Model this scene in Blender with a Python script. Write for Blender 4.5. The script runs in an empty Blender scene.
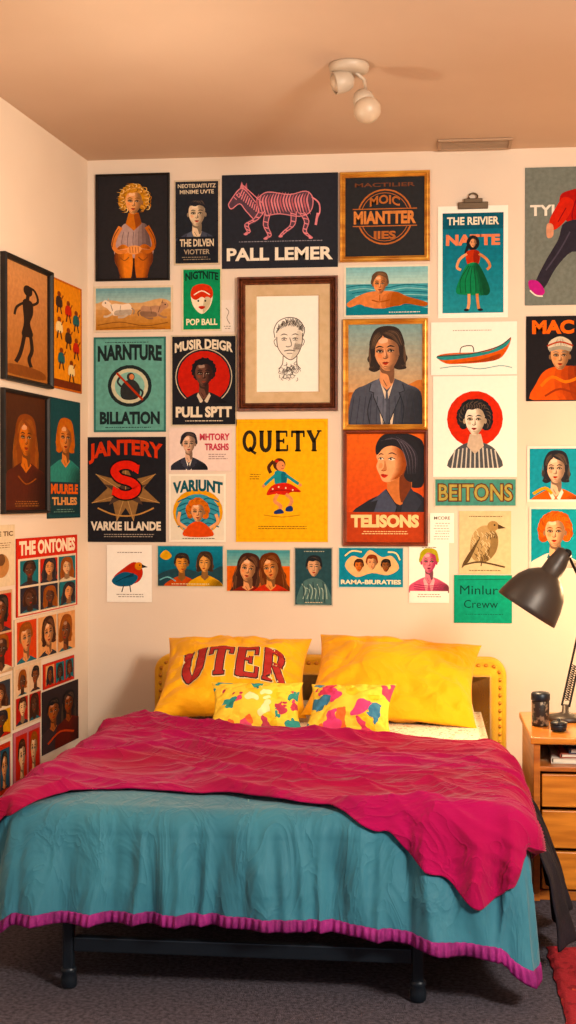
import bpy, bmesh, math, random
from mathutils import Vector, noise, Matrix
random.seed(7)
sc=bpy.context.scene
COL=sc.collection
pi=math.pi
try:
    sc.view_settings.view_transform='Standard'
except Exception: pass

# ------------------------------------------------------------ colour / material helpers
def s2l(v): return v/12.92 if v<=0.04045 else ((v+0.055)/1.055)**2.4
def hx(h):
    h=h.lstrip('#'); return tuple(s2l(int(h[i:i+2],16)/255) for i in (0,2,4))
def dk(h,f):
    h=h.lstrip('#'); return '#'+''.join('%02x'%max(0,min(255,int(int(h[i:i+2],16)*f))) for i in (0,2,4))
def mixc(a,b,t):
    a=a.lstrip('#');b=b.lstrip('#'); return '#'+''.join('%02x'%int(int(a[i:i+2],16)*(1-t)+int(b[i:i+2],16)*t) for i in (0,2,4))
def mat(name,c,rough=.7,metal=0,c2=None,scale=8,stretch=(1,1,1),bump=0,bscale=60,sheen=0,coat=0,emit=0,detail=4,lo=.35,hi=.65,spec=.5,crease=0,cscale=9):
    m=bpy.data.materials.new(name); m.use_nodes=True
    nt=m.node_tree; b=nt.nodes['Principled BSDF']
    c=hx(c) if isinstance(c,str) else c
    b.inputs['Base Color'].default_value=(*c,1)
    b.inputs['Roughness'].default_value=rough; b.inputs['Metallic'].default_value=metal
    b.inputs['Specular IOR Level'].default_value=spec
    if sheen: b.inputs['Sheen Weight'].default_value=sheen; b.inputs['Sheen Roughness'].default_value=.5
    if coat: b.inputs['Coat Weight'].default_value=coat
    if emit:
        b.inputs['Emission Color'].default_value=(*c,1); b.inputs['Emission Strength'].default_value=emit
    tc=nt.nodes.new('ShaderNodeTexCoord')
    mp=nt.nodes.new('ShaderNodeMapping'); mp.inputs['Scale'].default_value=stretch
    nt.links.new(tc.outputs['Object'],mp.inputs['Vector'])
    if c2:
        n=nt.nodes.new('ShaderNodeTexNoise'); n.inputs['Scale'].default_value=scale; n.inputs['Detail'].default_value=detail
        nt.links.new(mp.outputs[0],n.inputs['Vector'])
        r=nt.nodes.new('ShaderNodeValToRGB'); r.color_ramp.elements[0].position=lo; r.color_ramp.elements[1].position=hi
        r.color_ramp.elements[0].color=(*c,1); r.color_ramp.elements[1].color=(*hx(c2),1)
        nt.links.new(n.outputs['Fac'],r.inputs[0]); nt.links.new(r.outputs[0],b.inputs['Base Color'])
    last=None
    if crease:
        n3=nt.nodes.new('ShaderNodeTexNoise'); n3.inputs['Scale'].default_value=cscale; n3.inputs['Detail'].default_value=3; n3.inputs['Distortion'].default_value=1.2
        nt.links.new(mp.outputs[0],n3.inputs['Vector'])
        s1=nt.nodes.new('ShaderNodeMath'); s1.operation='SUBTRACT'; s1.inputs[1].default_value=.5; nt.links.new(n3.outputs['Fac'],s1.inputs[0])
        s2=nt.nodes.new('ShaderNodeMath'); s2.operation='ABSOLUTE'; nt.links.new(s1.outputs[0],s2.inputs[0])
        s3=nt.nodes.new('ShaderNodeMath'); s3.operation='POWER'; s3.inputs[1].default_value=.6; nt.links.new(s2.outputs[0],s3.inputs[0])
        last=nt.nodes.new('ShaderNodeBump'); last.inputs['Strength'].default_value=crease; last.inputs['Distance'].default_value=.03; last.invert=True
        nt.links.new(s3.outputs[0],last.inputs['Height']); nt.links.new(last.outputs[0],b.inputs['Normal'])
    if bump:
        n2=nt.nodes.new('ShaderNodeTexNoise'); n2.inputs['Scale'].default_value=bscale; n2.inputs['Detail'].default_value=3
        nt.links.new(mp.outputs[0],n2.inputs['Vector'])
        bp=nt.nodes.new('ShaderNodeBump'); bp.inputs['Strength'].default_value=bump; bp.inputs['Distance'].default_value=.01
        nt.links.new(n2.outputs['Fac'],bp.inputs['Height'])
        if last: nt.links.new(last.outputs[0],bp.inputs['Normal'])
        nt.links.new(bp.outputs[0],b.inputs['Normal'])
    return m
def voro_mat(name,cols,scale,rough=.8,mixbase=None,bump=.2,dist=.36):
    m=bpy.data.materials.new(name); m.use_nodes=True
    nt=m.node_tree; b=nt.nodes['Principled BSDF']; b.inputs['Roughness'].default_value=rough
    b.inputs['Specular IOR Level'].default_value=.2
    tc=nt.nodes.new('ShaderNodeTexCoord')
    nz=nt.nodes.new('ShaderNodeTexNoise'); nz.inputs['Scale'].default_value=scale*.7
    nt.links.new(tc.outputs['Object'],nz.inputs['Vector'])
    mx=nt.nodes.new('ShaderNodeMixRGB'); mx.inputs[0].default_value=.12
    nt.links.new(tc.outputs['Object'],mx.inputs[1]); nt.links.new(nz.outputs['Color'],mx.inputs[2])
    v=nt.nodes.new('ShaderNodeTexVoronoi'); v.inputs['Scale'].default_value=scale
    nt.links.new(mx.outputs[0],v.inputs['Vector'])
    sp=nt.nodes.new('ShaderNodeSeparateColor'); nt.links.new(v.outputs['Color'],sp.inputs[0])
    r=nt.nodes.new('ShaderNodeValToRGB'); r.color_ramp.interpolation='CONSTANT'
    els=r.color_ramp.elements
    while len(els)<len(cols): els.new(.5)
    for i,c in enumerate(cols):
        els[i].position=i/len(cols); els[i].color=(*hx(c),1)
    nt.links.new(sp.outputs[0],r.inputs[0])
    out=r.outputs[0]
    if mixbase:
        lt=nt.nodes.new('ShaderNodeMath'); lt.operation='LESS_THAN'; lt.inputs[1].default_value=dist
        nt.links.new(v.outputs['Distance'],lt.inputs[0])
        m2=nt.nodes.new('ShaderNodeMixRGB'); m2.inputs[1].default_value=(*hx(mixbase),1)
        nt.links.new(lt.outputs[0],m2.inputs[0]); nt.links.new(out,m2.inputs[2]); out=m2.outputs[0]
    nt.links.new(out,b.inputs['Base Color'])
    if bump:
        n2=nt.nodes.new('ShaderNodeTexNoise'); n2.inputs['Scale'].default_value=150
        nt.links.new(tc.outputs['Object'],n2.inputs['Vector'])
        bp=nt.nodes.new('ShaderNodeBump'); bp.inputs['Strength'].default_value=bump; bp.inputs['Distance'].default_value=.005
        nt.links.new(n2.outputs['Fac'],bp.inputs['Height']); nt.links.new(bp.outputs[0],b.inputs['Normal'])
    return m

def print_mat(name,rough,spec):
    m=bpy.data.materials.new(name); m.use_nodes=True
    nt=m.node_tree; b=nt.nodes['Principled BSDF']; b.inputs['Roughness'].default_value=rough
    b.inputs['Specular IOR Level'].default_value=spec
    at=nt.nodes.new('ShaderNodeAttribute'); at.attribute_name='Col'
    tc=nt.nodes.new('ShaderNodeTexCoord')
    n=nt.nodes.new('ShaderNodeTexNoise'); n.inputs['Scale'].default_value=60; n.inputs['Detail'].default_value=8
    nt.links.new(tc.outputs['Object'],n.inputs['Vector'])
    r=nt.nodes.new('ShaderNodeValToRGB'); r.color_ramp.elements[0].position=.32; r.color_ramp.elements[1].position=.68
    r.color_ramp.elements[0].color=(.6,.57,.55,1); r.color_ramp.elements[1].color=(1.2,1.2,1.18,1)
    nt.links.new(n.outputs['Fac'],r.inputs[0])
    bw=nt.nodes.new('ShaderNodeRGBToBW'); nt.links.new(at.outputs['Color'],bw.inputs[0])
    mr=nt.nodes.new('ShaderNodeMapRange'); mr.inputs['From Min'].default_value=.35; mr.inputs['From Max'].default_value=.75
    mr.inputs['To Min'].default_value=.38; mr.inputs['To Max'].default_value=.05
    nt.links.new(bw.outputs[0],mr.inputs['Value'])
    mx=nt.nodes.new('ShaderNodeMixRGB'); mx.blend_type='MULTIPLY'
    nt.links.new(mr.outputs[0],mx.inputs[0])
    nt.links.new(at.outputs['Color'],mx.inputs[1]); nt.links.new(r.outputs[0],mx.inputs[2])
    hs=nt.nodes.new('ShaderNodeHueSaturation'); hs.inputs['Saturation'].default_value=1.15
    nt.links.new(mx.outputs[0],hs.inputs['Color'])
    nt.links.new(hs.outputs[0],b.inputs['Base Color'])
    return m
M_PRINT=print_mat('printed_paper',.75,.12)
M_GLOSS=print_mat('printed_gloss',.6,.15)

# ------------------------------------------------------------ mesh helpers
def mk(name,verts,faces,m=None,parent=None,loc=(0,0,0),rot=(0,0,0),smooth=False):
    me=bpy.data.meshes.new(name); me.from_pydata([tuple(v) for v in verts],[],faces); me.update()
    if m: me.materials.append(m)
    if smooth:
        for p in me.polygons: p.use_smooth=True
    o=bpy.data.objects.new(name,me); COL.objects.link(o)
    o.location=loc; o.rotation_euler=rot
    if parent: o.parent=parent
    return o
def empty(name,loc=(0,0,0),rot=(0,0,0)):
    o=bpy.data.objects.new(name,None); o.empty_display_size=.05; COL.objects.link(o); o.location=loc; o.rotation_euler=rot
    return o
def top(o,label,cat,group=None):
    o['label']=label; o['category']=cat
    if group: o['group']=group
    return o
def struct(o): o['kind']='structure'; return o
def boxes(name,bs,m,parent=None,loc=(0,0,0),rot=(0,0,0),bev=.003):
    bm=bmesh.new()
    for (cx,cy,cz,sx,sy,sz) in bs:
        r=bmesh.ops.create_cube(bm,size=1)
        for v in r['verts']: v.co=Vector((v.co.x*sx+cx,v.co.y*sy+cy,v.co.z*sz+cz))
    if bev: bmesh.ops.bevel(bm,geom=bm.edges[:],offset=bev,segments=2,affect='EDGES',profile=.5)
    me=bpy.data.meshes.new(name); bm.to_mesh(me); bm.free(); me.materials.append(m)
    o=bpy.data.objects.new(name,me); COL.objects.link(o); o.location=loc; o.rotation_euler=rot
    if parent: o.parent=parent
    return o
def lathe(name,prof,m,parent=None,loc=(0,0,0),rot=(0,0,0),seg=40,cap=True,quat=None):
    v=[];f=[]
    for r,z in prof:
        for i in range(seg):
            a=2*pi*i/seg; v.append((r*math.cos(a),r*math.sin(a),z))
    for j in range(len(prof)-1):
        for i in range(seg):
            k=(i+1)%seg; f.append((j*seg+i,j*seg+k,(j+1)*seg+k,(j+1)*seg+i))
    if cap:
        f.append(tuple(range(seg))[::-1]); n=(len(prof)-1)*seg; f.append(tuple(range(n,n+seg)))
    o=mk(name,v,f,m,parent,loc,rot,True)
    if quat is not None: o.rotation_mode='QUATERNION'; o.rotation_quaternion=quat
    return o
def tube(name,pts,r,m,parent=None,loc=(0,0,0),seg=12):
    pts=[Vector(p) for p in pts]; v=[];f=[]
    for i,p in enumerate(pts):
        t=(pts[min(i+1,len(pts)-1)]-pts[max(i-1,0)]).normalized()
        up=Vector((0,0,1)) if abs(t.z)<.95 else Vector((1,0,0))
        a=t.cross(up).normalized(); b=t.cross(a)
        rr=r[i] if isinstance(r,(list,tuple)) else r
        for k in range(seg):
            w=2*pi*k/seg; v.append(p+a*rr*math.cos(w)+b*rr*math.sin(w))
    for i in range(len(pts)-1):
        for k in range(seg):
            j=(k+1)%seg; f.append((i*seg+k,i*seg+j,(i+1)*seg+j,(i+1)*seg+k))
    f.append(tuple(range(seg))); n=(len(pts)-1)*seg; f.append(tuple(range(n,n+seg))[::-1])
    return mk(name,v,f,m,parent,loc,(0,0,0),True)

# ------------------------------------------------------------ camera
CAM=Vector((0,-5.3,1.22)); YAW=math.radians(6.0); PITCH=math.radians(-0.53); F=1300.0
cd=bpy.data.cameras.new('camera'); cam=bpy.data.objects.new('camera',cd); COL.objects.link(cam)
cam.location=CAM; cam.rotation_euler=(pi/2+PITCH,0,YAW)
cd.sensor_fit='VERTICAL'; cd.sensor_height=36; cd.lens=F/1024*36; cd.clip_start=.05
sc.camera=cam
Rm=cam.rotation_euler.to_matrix()
CR,CU,CF=Rm@Vector((1,0,0)),Rm@Vector((0,1,0)),Rm@Vector((0,0,-1))
CORNER=Vector((-1.395,0,0)); WD=Vector((-.0953,-.9954,0)); WN=Vector((.9954,-.0953,0))
LROT=math.atan2(.9954,.0953)
def hit(wall,px,py):
    d=CF*F+CR*(px-288)+CU*(512-py)
    if wall=='back': t=-CAM.y/d.y; P=CAM+d*t; return P.x,P.z
    t=(CORNER-CAM).dot(WN)/d.dot(WN); P=CAM+d*t
    return -(P-CORNER).dot(WD),P.z

# ------------------------------------------------------------ room shell
m_wall=mat('wall_paint','#e4d2be',.85,c2='#decab5',scale=1.5,bump=.05,bscale=120,spec=.2)
m_ceil=mat('ceiling_paint','#cfb49d',.9,c2='#c7ab93',scale=1.2,bump=.04,bscale=90,spec=.2)
m_carpet=mat('carpet','#66606c',.95,c2='#454048',scale=90,bump=1,bscale=260,detail=6,spec=.1)
m_trim=mat('trim_paint','#e6ddd2',.5)
H=2.63; FY=-6.2; RX=1.75
lw_end=CORNER+WD*(abs(FY)/.9954)
def slab(name,pts,th,m):
    n=len(pts); c=(Vector(pts[1])-Vector(pts[0])).cross(Vector(pts[2])-Vector(pts[1])).normalized()*-th
    v=[Vector(p) for p in pts]+[Vector(p)+c for p in pts]
    f=[tuple(range(n)),tuple(range(n,2*n))[::-1]]+[(i,i+n,(i+1)%n+n,(i+1)%n) for i in range(n)]
    return struct(mk(name,v,f,m))
slab('floor',[(lw_end.x,FY,0),(RX,FY,0),(RX,0,0),(CORNER.x,0,0)],.1,m_carpet)
slab('ceiling',[(CORNER.x,0,H),(RX,0,H),(RX,FY,H),(lw_end.x,FY,H)],.1,m_ceil)
slab('wall_back',[(CORNER.x,0,0),(RX,0,0),(RX,0,H),(CORNER.x,0,H)],.1,m_wall)
slab('wall_left',[(lw_end.x,FY,0),(CORNER.x,0,0),(CORNER.x,0,H),(lw_end.x,FY,H)],.1,m_wall)
slab('wall_right',[(RX,0,0),(RX,FY,0),(RX,FY,H),(RX,0,H)],.1,m_wall)
struct(boxes('baseboard_back',[((CORNER.x+RX)/2,-.008,.045,RX-CORNER.x-.03,.014,.09)],m_trim))
struct(boxes('baseboard_left',[(0,0,0,5.9,.014,.09)],m_trim,loc=(CORNER+WD*3.1+WN*.009+Vector((0,0,.045))),rot=(0,0,LROT)))

# ------------------------------------------------------------ 2-D print toolkit
def arc(cx,cy,rx,ry,a0,a1,n=10):
    return [(cx+rx*math.cos(math.radians(a0+(a1-a0)*i/n)),cy+ry*math.sin(math.radians(a0+(a1-a0)*i/n))) for i in range(n+1)]
GL={
'U':[([(.2,1),(.2,.35)]+arc(.5,.35,.3,.3,180,360,8)+[(.8,1)],1),([(.02,.96),(.38,.96)],.45),([(.62,.96),(.98,.96)],.45)],
'T':[([(.5,0),(.5,1)],1),([(.02,.93),(.98,.93)],.7),([(.06,.68),(.06,.97)],.45),([(.94,.68),(.94,.97)],.45),([(.28,.04),(.72,.04)],.45)],
'E':[([(.22,0),(.22,1)],1),([(.05,.94),(.88,.94)],.6),([(.2,.5),(.65,.5)],.6),([(.05,.06),(.92,.06)],.6),([(.87,.7),(.87,.97)],.4),([(.92,.03),(.92,.32)],.4),([(.64,.38),(.64,.62)],.4)],
'R':[([(.22,0),(.22,1)],1),([(.05,.95),(.5,.95)]+arc(.5,.73,.28,.22,90,-90,8)+[(.22,.51)],.75),([(.5,.5),(.85,.05)],.95),([(.03,.04),(.42,.04)],.45),([(.72,.04),(1.02,.04)],.45)],
'Q':[(arc(.5,.5,.4,.44,0,360,24),.85),([(.5,.22),(.7,.02),(.98,-.1)],.7)],
'Y':[([(.12,.97),(.5,.45)],1),([(.88,.97),(.5,.45)],.5),([(.5,.5),(.5,0)],1),([(-.05,.97),(.32,.97)],.4),([(.7,.97),(1.05,.97)],.4),([(.3,.04),(.7,.04)],.4)],
}
def strip(pts,w):
    L=[];Rr=[]
    n=len(pts)
    for i,(x,y) in enumerate(pts):
        a=pts[max(i-1,0)];b=pts[min(i+1,n-1)]
        dx,dy=b[0]-a[0],b[1]-a[1]; l=math.hypot(dx,dy) or 1
        ww=w[i] if isinstance(w,list) else w
        nx,ny=-dy/l*ww/2,dx/l*ww/2
        L.append((x+nx,y+ny));Rr.append((x-nx,y-ny))
    return [[L[i],L[i+1],Rr[i+1],Rr[i]] for i in range(n-1)]
def smoothc(pts,k=5,closed=True):
    n=len(pts);o=[]
    rng=range(n) if closed else range(n-1)
    for i in rng:
        if closed: p0,p1,p2,p3=pts[i-1],pts[i],pts[(i+1)%n],pts[(i+2)%n]
        else: p0,p1,p2,p3=pts[max(i-1,0)],pts[i],pts[i+1],pts[min(i+2,n-1)]
        for j in range(k):
            t=j/k;t2=t*t;t3=t2*t
            o.append(tuple(.5*((2*p1[c])+(-p0[c]+p2[c])*t+(2*p0[c]-5*p1[c]+4*p2[c]-p3[c])*t2+(-p0[c]+3*p1[c]-3*p2[c]+p3[c])*t3) for c in (0,1)))
    if not closed: o.append(pts[-1])
    return o
TC={}
def text_geo(s,bold):
    k=(s,bold)
    if k in TC: return TC[k]
    cu=bpy.data.curves.new('t','FONT'); cu.body=s; cu.offset=bold; cu.resolution_u=3
    ob=bpy.data.objects.new('t',cu); COL.objects.link(ob)
    bpy.context.view_layer.update()
    dg=bpy.context.evaluated_depsgraph_get()
    me=bpy.data.meshes.new_from_object(ob.evaluated_get(dg))
    vs=[(v.co.x,v.co.y) for v in me.vertices]; fs=[tuple(p.vertices) for p in me.polygons]
    bpy.data.objects.remove(ob); bpy.data.curves.remove(cu); bpy.data.meshes.remove(me)
    if not vs: vs=[(0,0),(1,0),(1,1)];fs=[(0,1,2)]
    x0=min(v[0] for v in vs);x1=max(v[0] for v in vs);y0=min(v[1] for v in vs);y1=max(v[1] for v in vs)
    vs=[((x-x0)/(x1-x0),(y-y0)/(y1-y0)) for x,y in vs]
    TC[k]=(vs,fs); return TC[k]

class Art:
    def __init__(s,box,bg):
        s.box=box; s.bg=bg; s.v=[];s.f=[];s.c=[];s.lay=1; s.clip=box
    def _p(s,x,y):
        c=s.clip; x=min(max(x,c[0]),c[2]); y=min(max(y,c[1]),c[3])
        return (x,y,s.lay)
    def poly(s,pts,col,bump=True):
        b=len(s.v)
        for x,y in pts: s.v.append(s._p(x,y))
        s.f.append(tuple(range(b,b+len(pts)))); s.c.append(hx(col))
        if bump: s.lay+=1
        return s
    def rect(s,x0,y0,x1,y1,col): return s.poly([(x0,y0),(x1,y0),(x1,y1),(x0,y1)],col)
    def grad(s,x0,y0,x1,y1,c0,c1,n=14):
        for i in range(n): s.poly([(x0,y0+(y1-y0)*i/n),(x1,y0+(y1-y0)*i/n),(x1,y0+(y1-y0)*(i+1)/n),(x0,y0+(y1-y0)*(i+1)/n)],mixc(c0,c1,(i+.5)/n),False)
        s.lay+=1
    def ell(s,cx,cy,rx,ry,col,n=22,rot=0):
        ca,sa=math.cos(rot),math.sin(rot)
        return s.poly([(cx+rx*math.cos(2*pi*i/n)*ca-ry*math.sin(2*pi*i/n)*sa,cy+rx*math.cos(2*pi*i/n)*sa+ry*math.sin(2*pi*i/n)*ca) for i in range(n)],col)
    def blob(s,pts,col,k=4): return s.poly(smoothc(pts,k),col)
    def line(s,pts,w,col,sm=True,taper=False):
        if sm and len(pts)>2: pts=smoothc(pts,4,False)
        if taper:
            n=len(pts)-1; w=[w*max(.15,math.sin(pi*(i+.3)/(n+.6))) for i in range(n+1)]
        for q in strip(pts,w): s.poly(q,col,False)
        s.lay+=1; return s
    def ring(s,cx,cy,rx,ry,w,col): return s.line(arc(cx,cy,rx,ry,0,360,32),w,col,False)
    def text(s,t,cx,cy,w,h,col,bold=.02,bend=0):
        vs,fs=text_geo(t,bold); b=len(s.v)
        for x,y in vs:
            s.v.append(s._p(cx+(x-.5)*w, cy-(y-.5)*h-bend*(1-(2*x-1)**2)+bend*.5))
        for f in fs: s.f.append(tuple(b+i for i in f)); s.c.append(hx(col))
        s.lay+=1; return s
    def serif(s,t,cx,cy,w,h,col,th=.2,gap=.18):
        n=len(t); cw=w/(n+(n-1)*gap)
        for i,ch in enumerate(t):
            ox=cx-w/2+i*cw*(1+gap)
            for pts,k in GL[ch]:
                P=[(ox+x*cw,cy+h/2-y*h) for x,y in pts]
                for q in strip(P,cw*th*k): s.poly(q,col,False)
            s.lay+=1
    def micro(s,cx,cy,w,n,col,lh=2.2,t=.8):
        rnd=random.Random(int(cx*7+cy*13))
        for i in range(n):
            x=cx-w/2*rnd.uniform(.7,1); e=cx+w/2*rnd.uniform(.7,1); y=cy+i*lh
            while x<e:
                l=rnd.uniform(1,3.2); s.poly([(x,y),(min(x+l,e),y),(min(x+l,e),y+t),(x,y+t)],col,False); x+=l+.7
        s.lay+=1
    def xf(s,n0,cx,cy,k,dx=0,dy=0):
        for i in range(n0,len(s.v)):
            x,y,l=s.v[i]; s.v[i]=(cx+(x-cx)*k+dx,cy+(y-cy)*k+dy,l)
    def mesh(s,name,W,Hh,thick,m,parent=None,loc=(0,0,0),rot=(0,0,0)):
        x0,y0,x1,y1=s.box
        v=[];f=[];c=[]
        t=thick; a,b=W/2,Hh/2
        v+=[(-a,0,-b),(a,0,-b),(a,0,b),(-a,0,b),(-a,-t,-b),(a,-t,-b),(a,-t,b),(-a,-t,b)]
        f+=[(4,5,6,7),(3,2,1,0),(0,1,5,4),(1,2,6,5),(2,3,7,6),(3,0,4,7)]; c+=[hx(s.bg)]+[hx(dk(s.bg,.7))]*5  # sides and back coloured darker, a shadow edge painted onto the sheet
        o=len(v)
        for x,y,l in s.v: v.append((((x-x0)/(x1-x0)-.5)*W,-(t+l*2.5e-5),(.5-(y-y0)/(y1-y0))*Hh))
        f+=[tuple(i+o for i in q) for q in s.f]; c+=s.c
        ob=mk(name,v,f,m,parent,loc,rot)
        me=ob.data
        at=me.color_attributes.new('Col','FLOAT_COLOR','CORNER')
        buf=[]
        for p in me.polygons: buf+=list((*c[p.index],1.0))*p.loop_total
        at.data.foreach_set('color',buf)
        return ob

def bust(a,cx,cy,s,skin,hair,top_,style='short',turn=0,shade=None,lip='#a8423a',ln='#1c1714',body=True,low=3.2,collar=None,lapel=None,tilt=0):
    sh=shade or dk(skin,.62); hi=mixc(skin,'#fff0dc',.35); hl=mixc(hair,'#c89a70',.34) if hair!='none' else hair; hd=dk(hair,.6)
    ct,st=math.cos(tilt),math.sin(tilt)
    def T(pts,rotd=True):
        return [(cx+(x*ct-y*st)*s,cy+(x*st+y*ct)*s) if rotd else (cx+x*s,cy+y*s) for x,y in pts]
    big=s>9
    rnd=random.Random(int(cx*3+cy))
    def strands(n,P0,P1,P2,w,c):
        for i in range(n):
            t=(i+.5)/n; j=rnd.uniform(-.04,.04)
            f=lambda P:(P[0][0]+(P[1][0]-P[0][0])*t+j,P[0][1]+(P[1][1]-P[0][1])*t)
            a.line(T([f(P0),f(P1),f(P2)]),w*s,c if i%2 else mixc(c,hair,.5),True,True)
    if style=='long':
        a.blob(T([(-.95,-.6),(-.6,-1.25),(.1,-1.42),(.75,-1.2),(1.0,-.5),(1.02,.3),(1.25,.9),(1.1,1.5),(1.35,2.2),(.8,2.5),(-.7,2.4),(-1.3,2.3),(-1.05,1.6),(-1.22,.9),(-1.0,.3)]),hair)
        for k in(-1,1): strands(6 if big else 3,[(k*.8,-.2),(k*1.0,-.2)],[(k*.85,.9),(k*1.15,.8)],[(k*.7,2.1),(k*1.2,2.2)],.07,hl)
    elif style=='bob':
        a.blob(T([(-.9,-.6),(-.55,-1.25),(.1,-1.4),(.7,-1.2),(.96,-.5),(.95,.0),(1.1,.4),(.95,.72),(1.0,.95),(.6,1.0),(.3,.9),(-.3,.9),(-.7,1.05),(-1.02,.9),(-.92,.65),(-1.08,.35),(-.93,0)]),hair)
        for k in(-1,1): strands(6 if big else 2,[(k*.75,-.4),(k*.95,-.4)],[(k*.85,.2),(k*1.0,.2)],[(k*.7,.85),(k*1.0,.85)],.06,hl)
    elif style=='curly':
        for i in range(16):
            an=math.radians(150+i*16); rr_=rnd.uniform(.28,.4); a.ell(cx+s*.92*math.cos(an),cy-.15*s+s*1.02*math.sin(an),rr_*s,rr_*s,hair if i%2 else mixc(hair,hd,.4),10)
        for i in range(14):
            an=math.radians(160+i*17); a.line(T([(.85*math.cos(an),-.15+.9*math.sin(an)),(1.05*math.cos(an+.15),-.15+1.05*math.sin(an+.15)),(1.1*math.cos(an+.35),-.15+1.15*math.sin(an+.35))]),.07*s,hl,True,True)
    elif style=='afro':
        a.ell(cx,cy-.32*s,.96*s,.96*s,hair)
        for i in range(20): an=rnd.uniform(0,6.28); a.ell(cx+.9*s*math.cos(an),cy-.32*s+.9*s*math.sin(an),.13*s,.13*s,hair,8)
    elif style in('short','side'): a.blob(T([(-.8,.1),(-.86,-.6),(-.5,-1.2),(.1,-1.32),(.65,-1.15),(.88,-.6),(.8,.1)]),hair)
    if body:
        a.blob(T([(-2.0,low),(-1.85,2.25),(-1.1,1.75),(-.4,1.45),(.4,1.45),(1.1,1.75),(1.85,2.25),(2.0,low),(0,low+.1)],False),top_)
        for i in range(5): a.blob(T([(.1+i*.28,low),(.35+i*.28,2.3),(.95+i*.2,1.8+i*.1),(1.85,2.3),(2.0,low)],False),dk(top_,.93-.09*i))
        a.poly(T([(-.34,.6),(.34,.6),(.38,1.45),(.5,1.6),(0,2.05),(-.5,1.6),(-.38,1.45)],False),skin if big else sh)
        if big:
            a.blob(T([(-.33,.75),(.34,.7),(.38,1.5),(.2,1.7),(.05,1.25),(-.3,1.1)],False),dk(skin,.56)); a.line(T([(-.2,1.5),(0,1.85)],False),.05*s,sh,False)
        if collar:
            a.poly(T([(-.45,1.5),(-.05,2.15),(-.2,low),(.2,low),(.05,2.15),(.45,1.5),(.55,1.75),(.3,low),(-.3,low),(-.55,1.75)],False),collar)
        if lapel:
            for k in(-1,1):
                a.poly(T([(k*.42,1.42),(k*.85,1.72),(k*.95,2.1),(k*.7,2.2),(k*.72,2.4),(k*.08,low),(k*.02,2.75)],False),lapel if k<0 else dk(lapel,.8))
                a.line(T([(k*.85,1.72),(k*.95,2.1),(k*.7,2.2),(k*.72,2.4),(k*.08,low)],False),.05*s,dk(top_,.5),False)
    for k in(-1,1):
        if k*turn<=.5: a.ell(*T([(k*.72,.08)])[0],.1*s,.19*s,sh,10)
    face=[(0,-1),(.42,-.92),(.65,-.5),(.67,0),(.57,.42),(.36,.78),(.15,1.0),(-.15,1.0),(-.36,.78),(-.57,.42),(-.67,0),(-.65,-.5),(-.42,-.92)]
    a.blob(T(face),skin)
    ns_=7 if big else 2
    for i in range(ns_):
        t_=(i+1)/ns_; o_=.42*t_
        a.blob(T([(.02+o_*.9,-.93+.12*t_),(.55,-.72),(.655,-.35),(.67,0),(.57,.42),(.36,.78),(.15,1.0),(-.24+o_,1.0-.2*t_),(-.02+o_*.9,.72-.1*t_),(.08+o_*.85,.4),(.12+o_*.8,.1),(.16+o_*.75,-.2),(.02+o_*.8,-.5)]),mixc(skin,sh,.15+.85*t_))
    if big:
        a.blob(T([(-.4,-.7),(0,-.75),(.05,-.52),(-.35,-.48)]),hi)
        a.blob(T([(-.5,.1),(-.3,.12),(-.28,.3),(-.46,.3)]),mixc(skin,'#e86a4a',.22))
        a.line(T([(-.45,.5),(-.3,.78),(-.08,.95)]),.06*s,mixc(skin,sh,.5),True,True)
    t=turn*.2
    for k in(-1,1):
        ex=k*.3*(1-.15*k*turn)+t
        if big: a.blob(T([(ex-.2,-.02),(ex-.15,-.17),(ex+.05,-.22),(ex+.2,-.14),(ex+.2,.02),(ex,.07)]),mixc(skin,sh,.8))
        a.blob(T([(ex-.14,-.03),(ex,-.085),(ex+.14,-.03),(ex,.015)]),'#cdbfa9')
        a.ell(*T([(ex+.01,-.04)])[0],.065*s,.06*s,ln,8)
        a.line(T([(ex-.18,-.02),(ex-.03,-.115),(ex+.18,-.03)]),.06*s,ln,False)
        a.line(T([(ex-.22,-.23),(ex-.02,-.31),(ex+.22,-.24)]),.085*s,hd if hair!='none' else ln,True,True)
    if big:
        a.blob(T([(t+.03,-.18),(t+.09,.05),(t+.16,.28),(t+.1,.36),(t-.0,.37),(t+.04,.1)]),mixc(skin,sh,.9)); a.line(T([(t-.01,-.1),(t,.22)]),.05*s,hi,False)
    a.line(T([(t-.12,.31),(t-.02,.37),(t+.06,.35),(t+.13,.31)]),.05*s,dk(skin,.45),False)
    if not big: a.line(T([(t+.06,-.1),(t+.12,.28)]),.05*s,sh,False)
    a.blob(T([(t-.2,.59),(t-.06,.53),(t,.55),(t+.06,.53),(t+.2,.59),(t,.61)]),dk(lip,.72))
    a.blob(T([(t-.16,.6),(t,.605),(t+.16,.6),(t,.71)]),lip)
    if big: a.line(T([(t-.1,.77),(t,.79),(t+.1,.77)]),.04*s,sh,False)
    if style=='short':
        a.blob(T([(-.74,-.15),(-.84,-.75),(-.4,-1.25),(.4,-1.25),(.82,-.75),(.74,-.15),(.6,-.55),(.2,-.72),(-.1,-.62),(-.5,-.68),(-.64,-.5)]),hair)
        strands(6 if big else 3,[(-.6,-.9),(.4,-1.1)],[(-.3,-1.1),(.55,-1.0)],[(0,-.9),(.7,-.7)],.06,hl)
    elif style=='side':
        a.blob(T([(-.74,-.1),(-.84,-.8),(-.3,-1.3),(.5,-1.2),(.82,-.7),(.74,-.1),(.6,-.65),(-.1,-.9),(-.5,-.55)]),hair)
        strands(6 if big else 3,[(-.4,-.85),(-.3,-1.15)],[(.1,-.95),(.2,-1.15)],[(.6,-.75),(.65,-.95)],.05,hl)
    elif style in('long','bob'):
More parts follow.
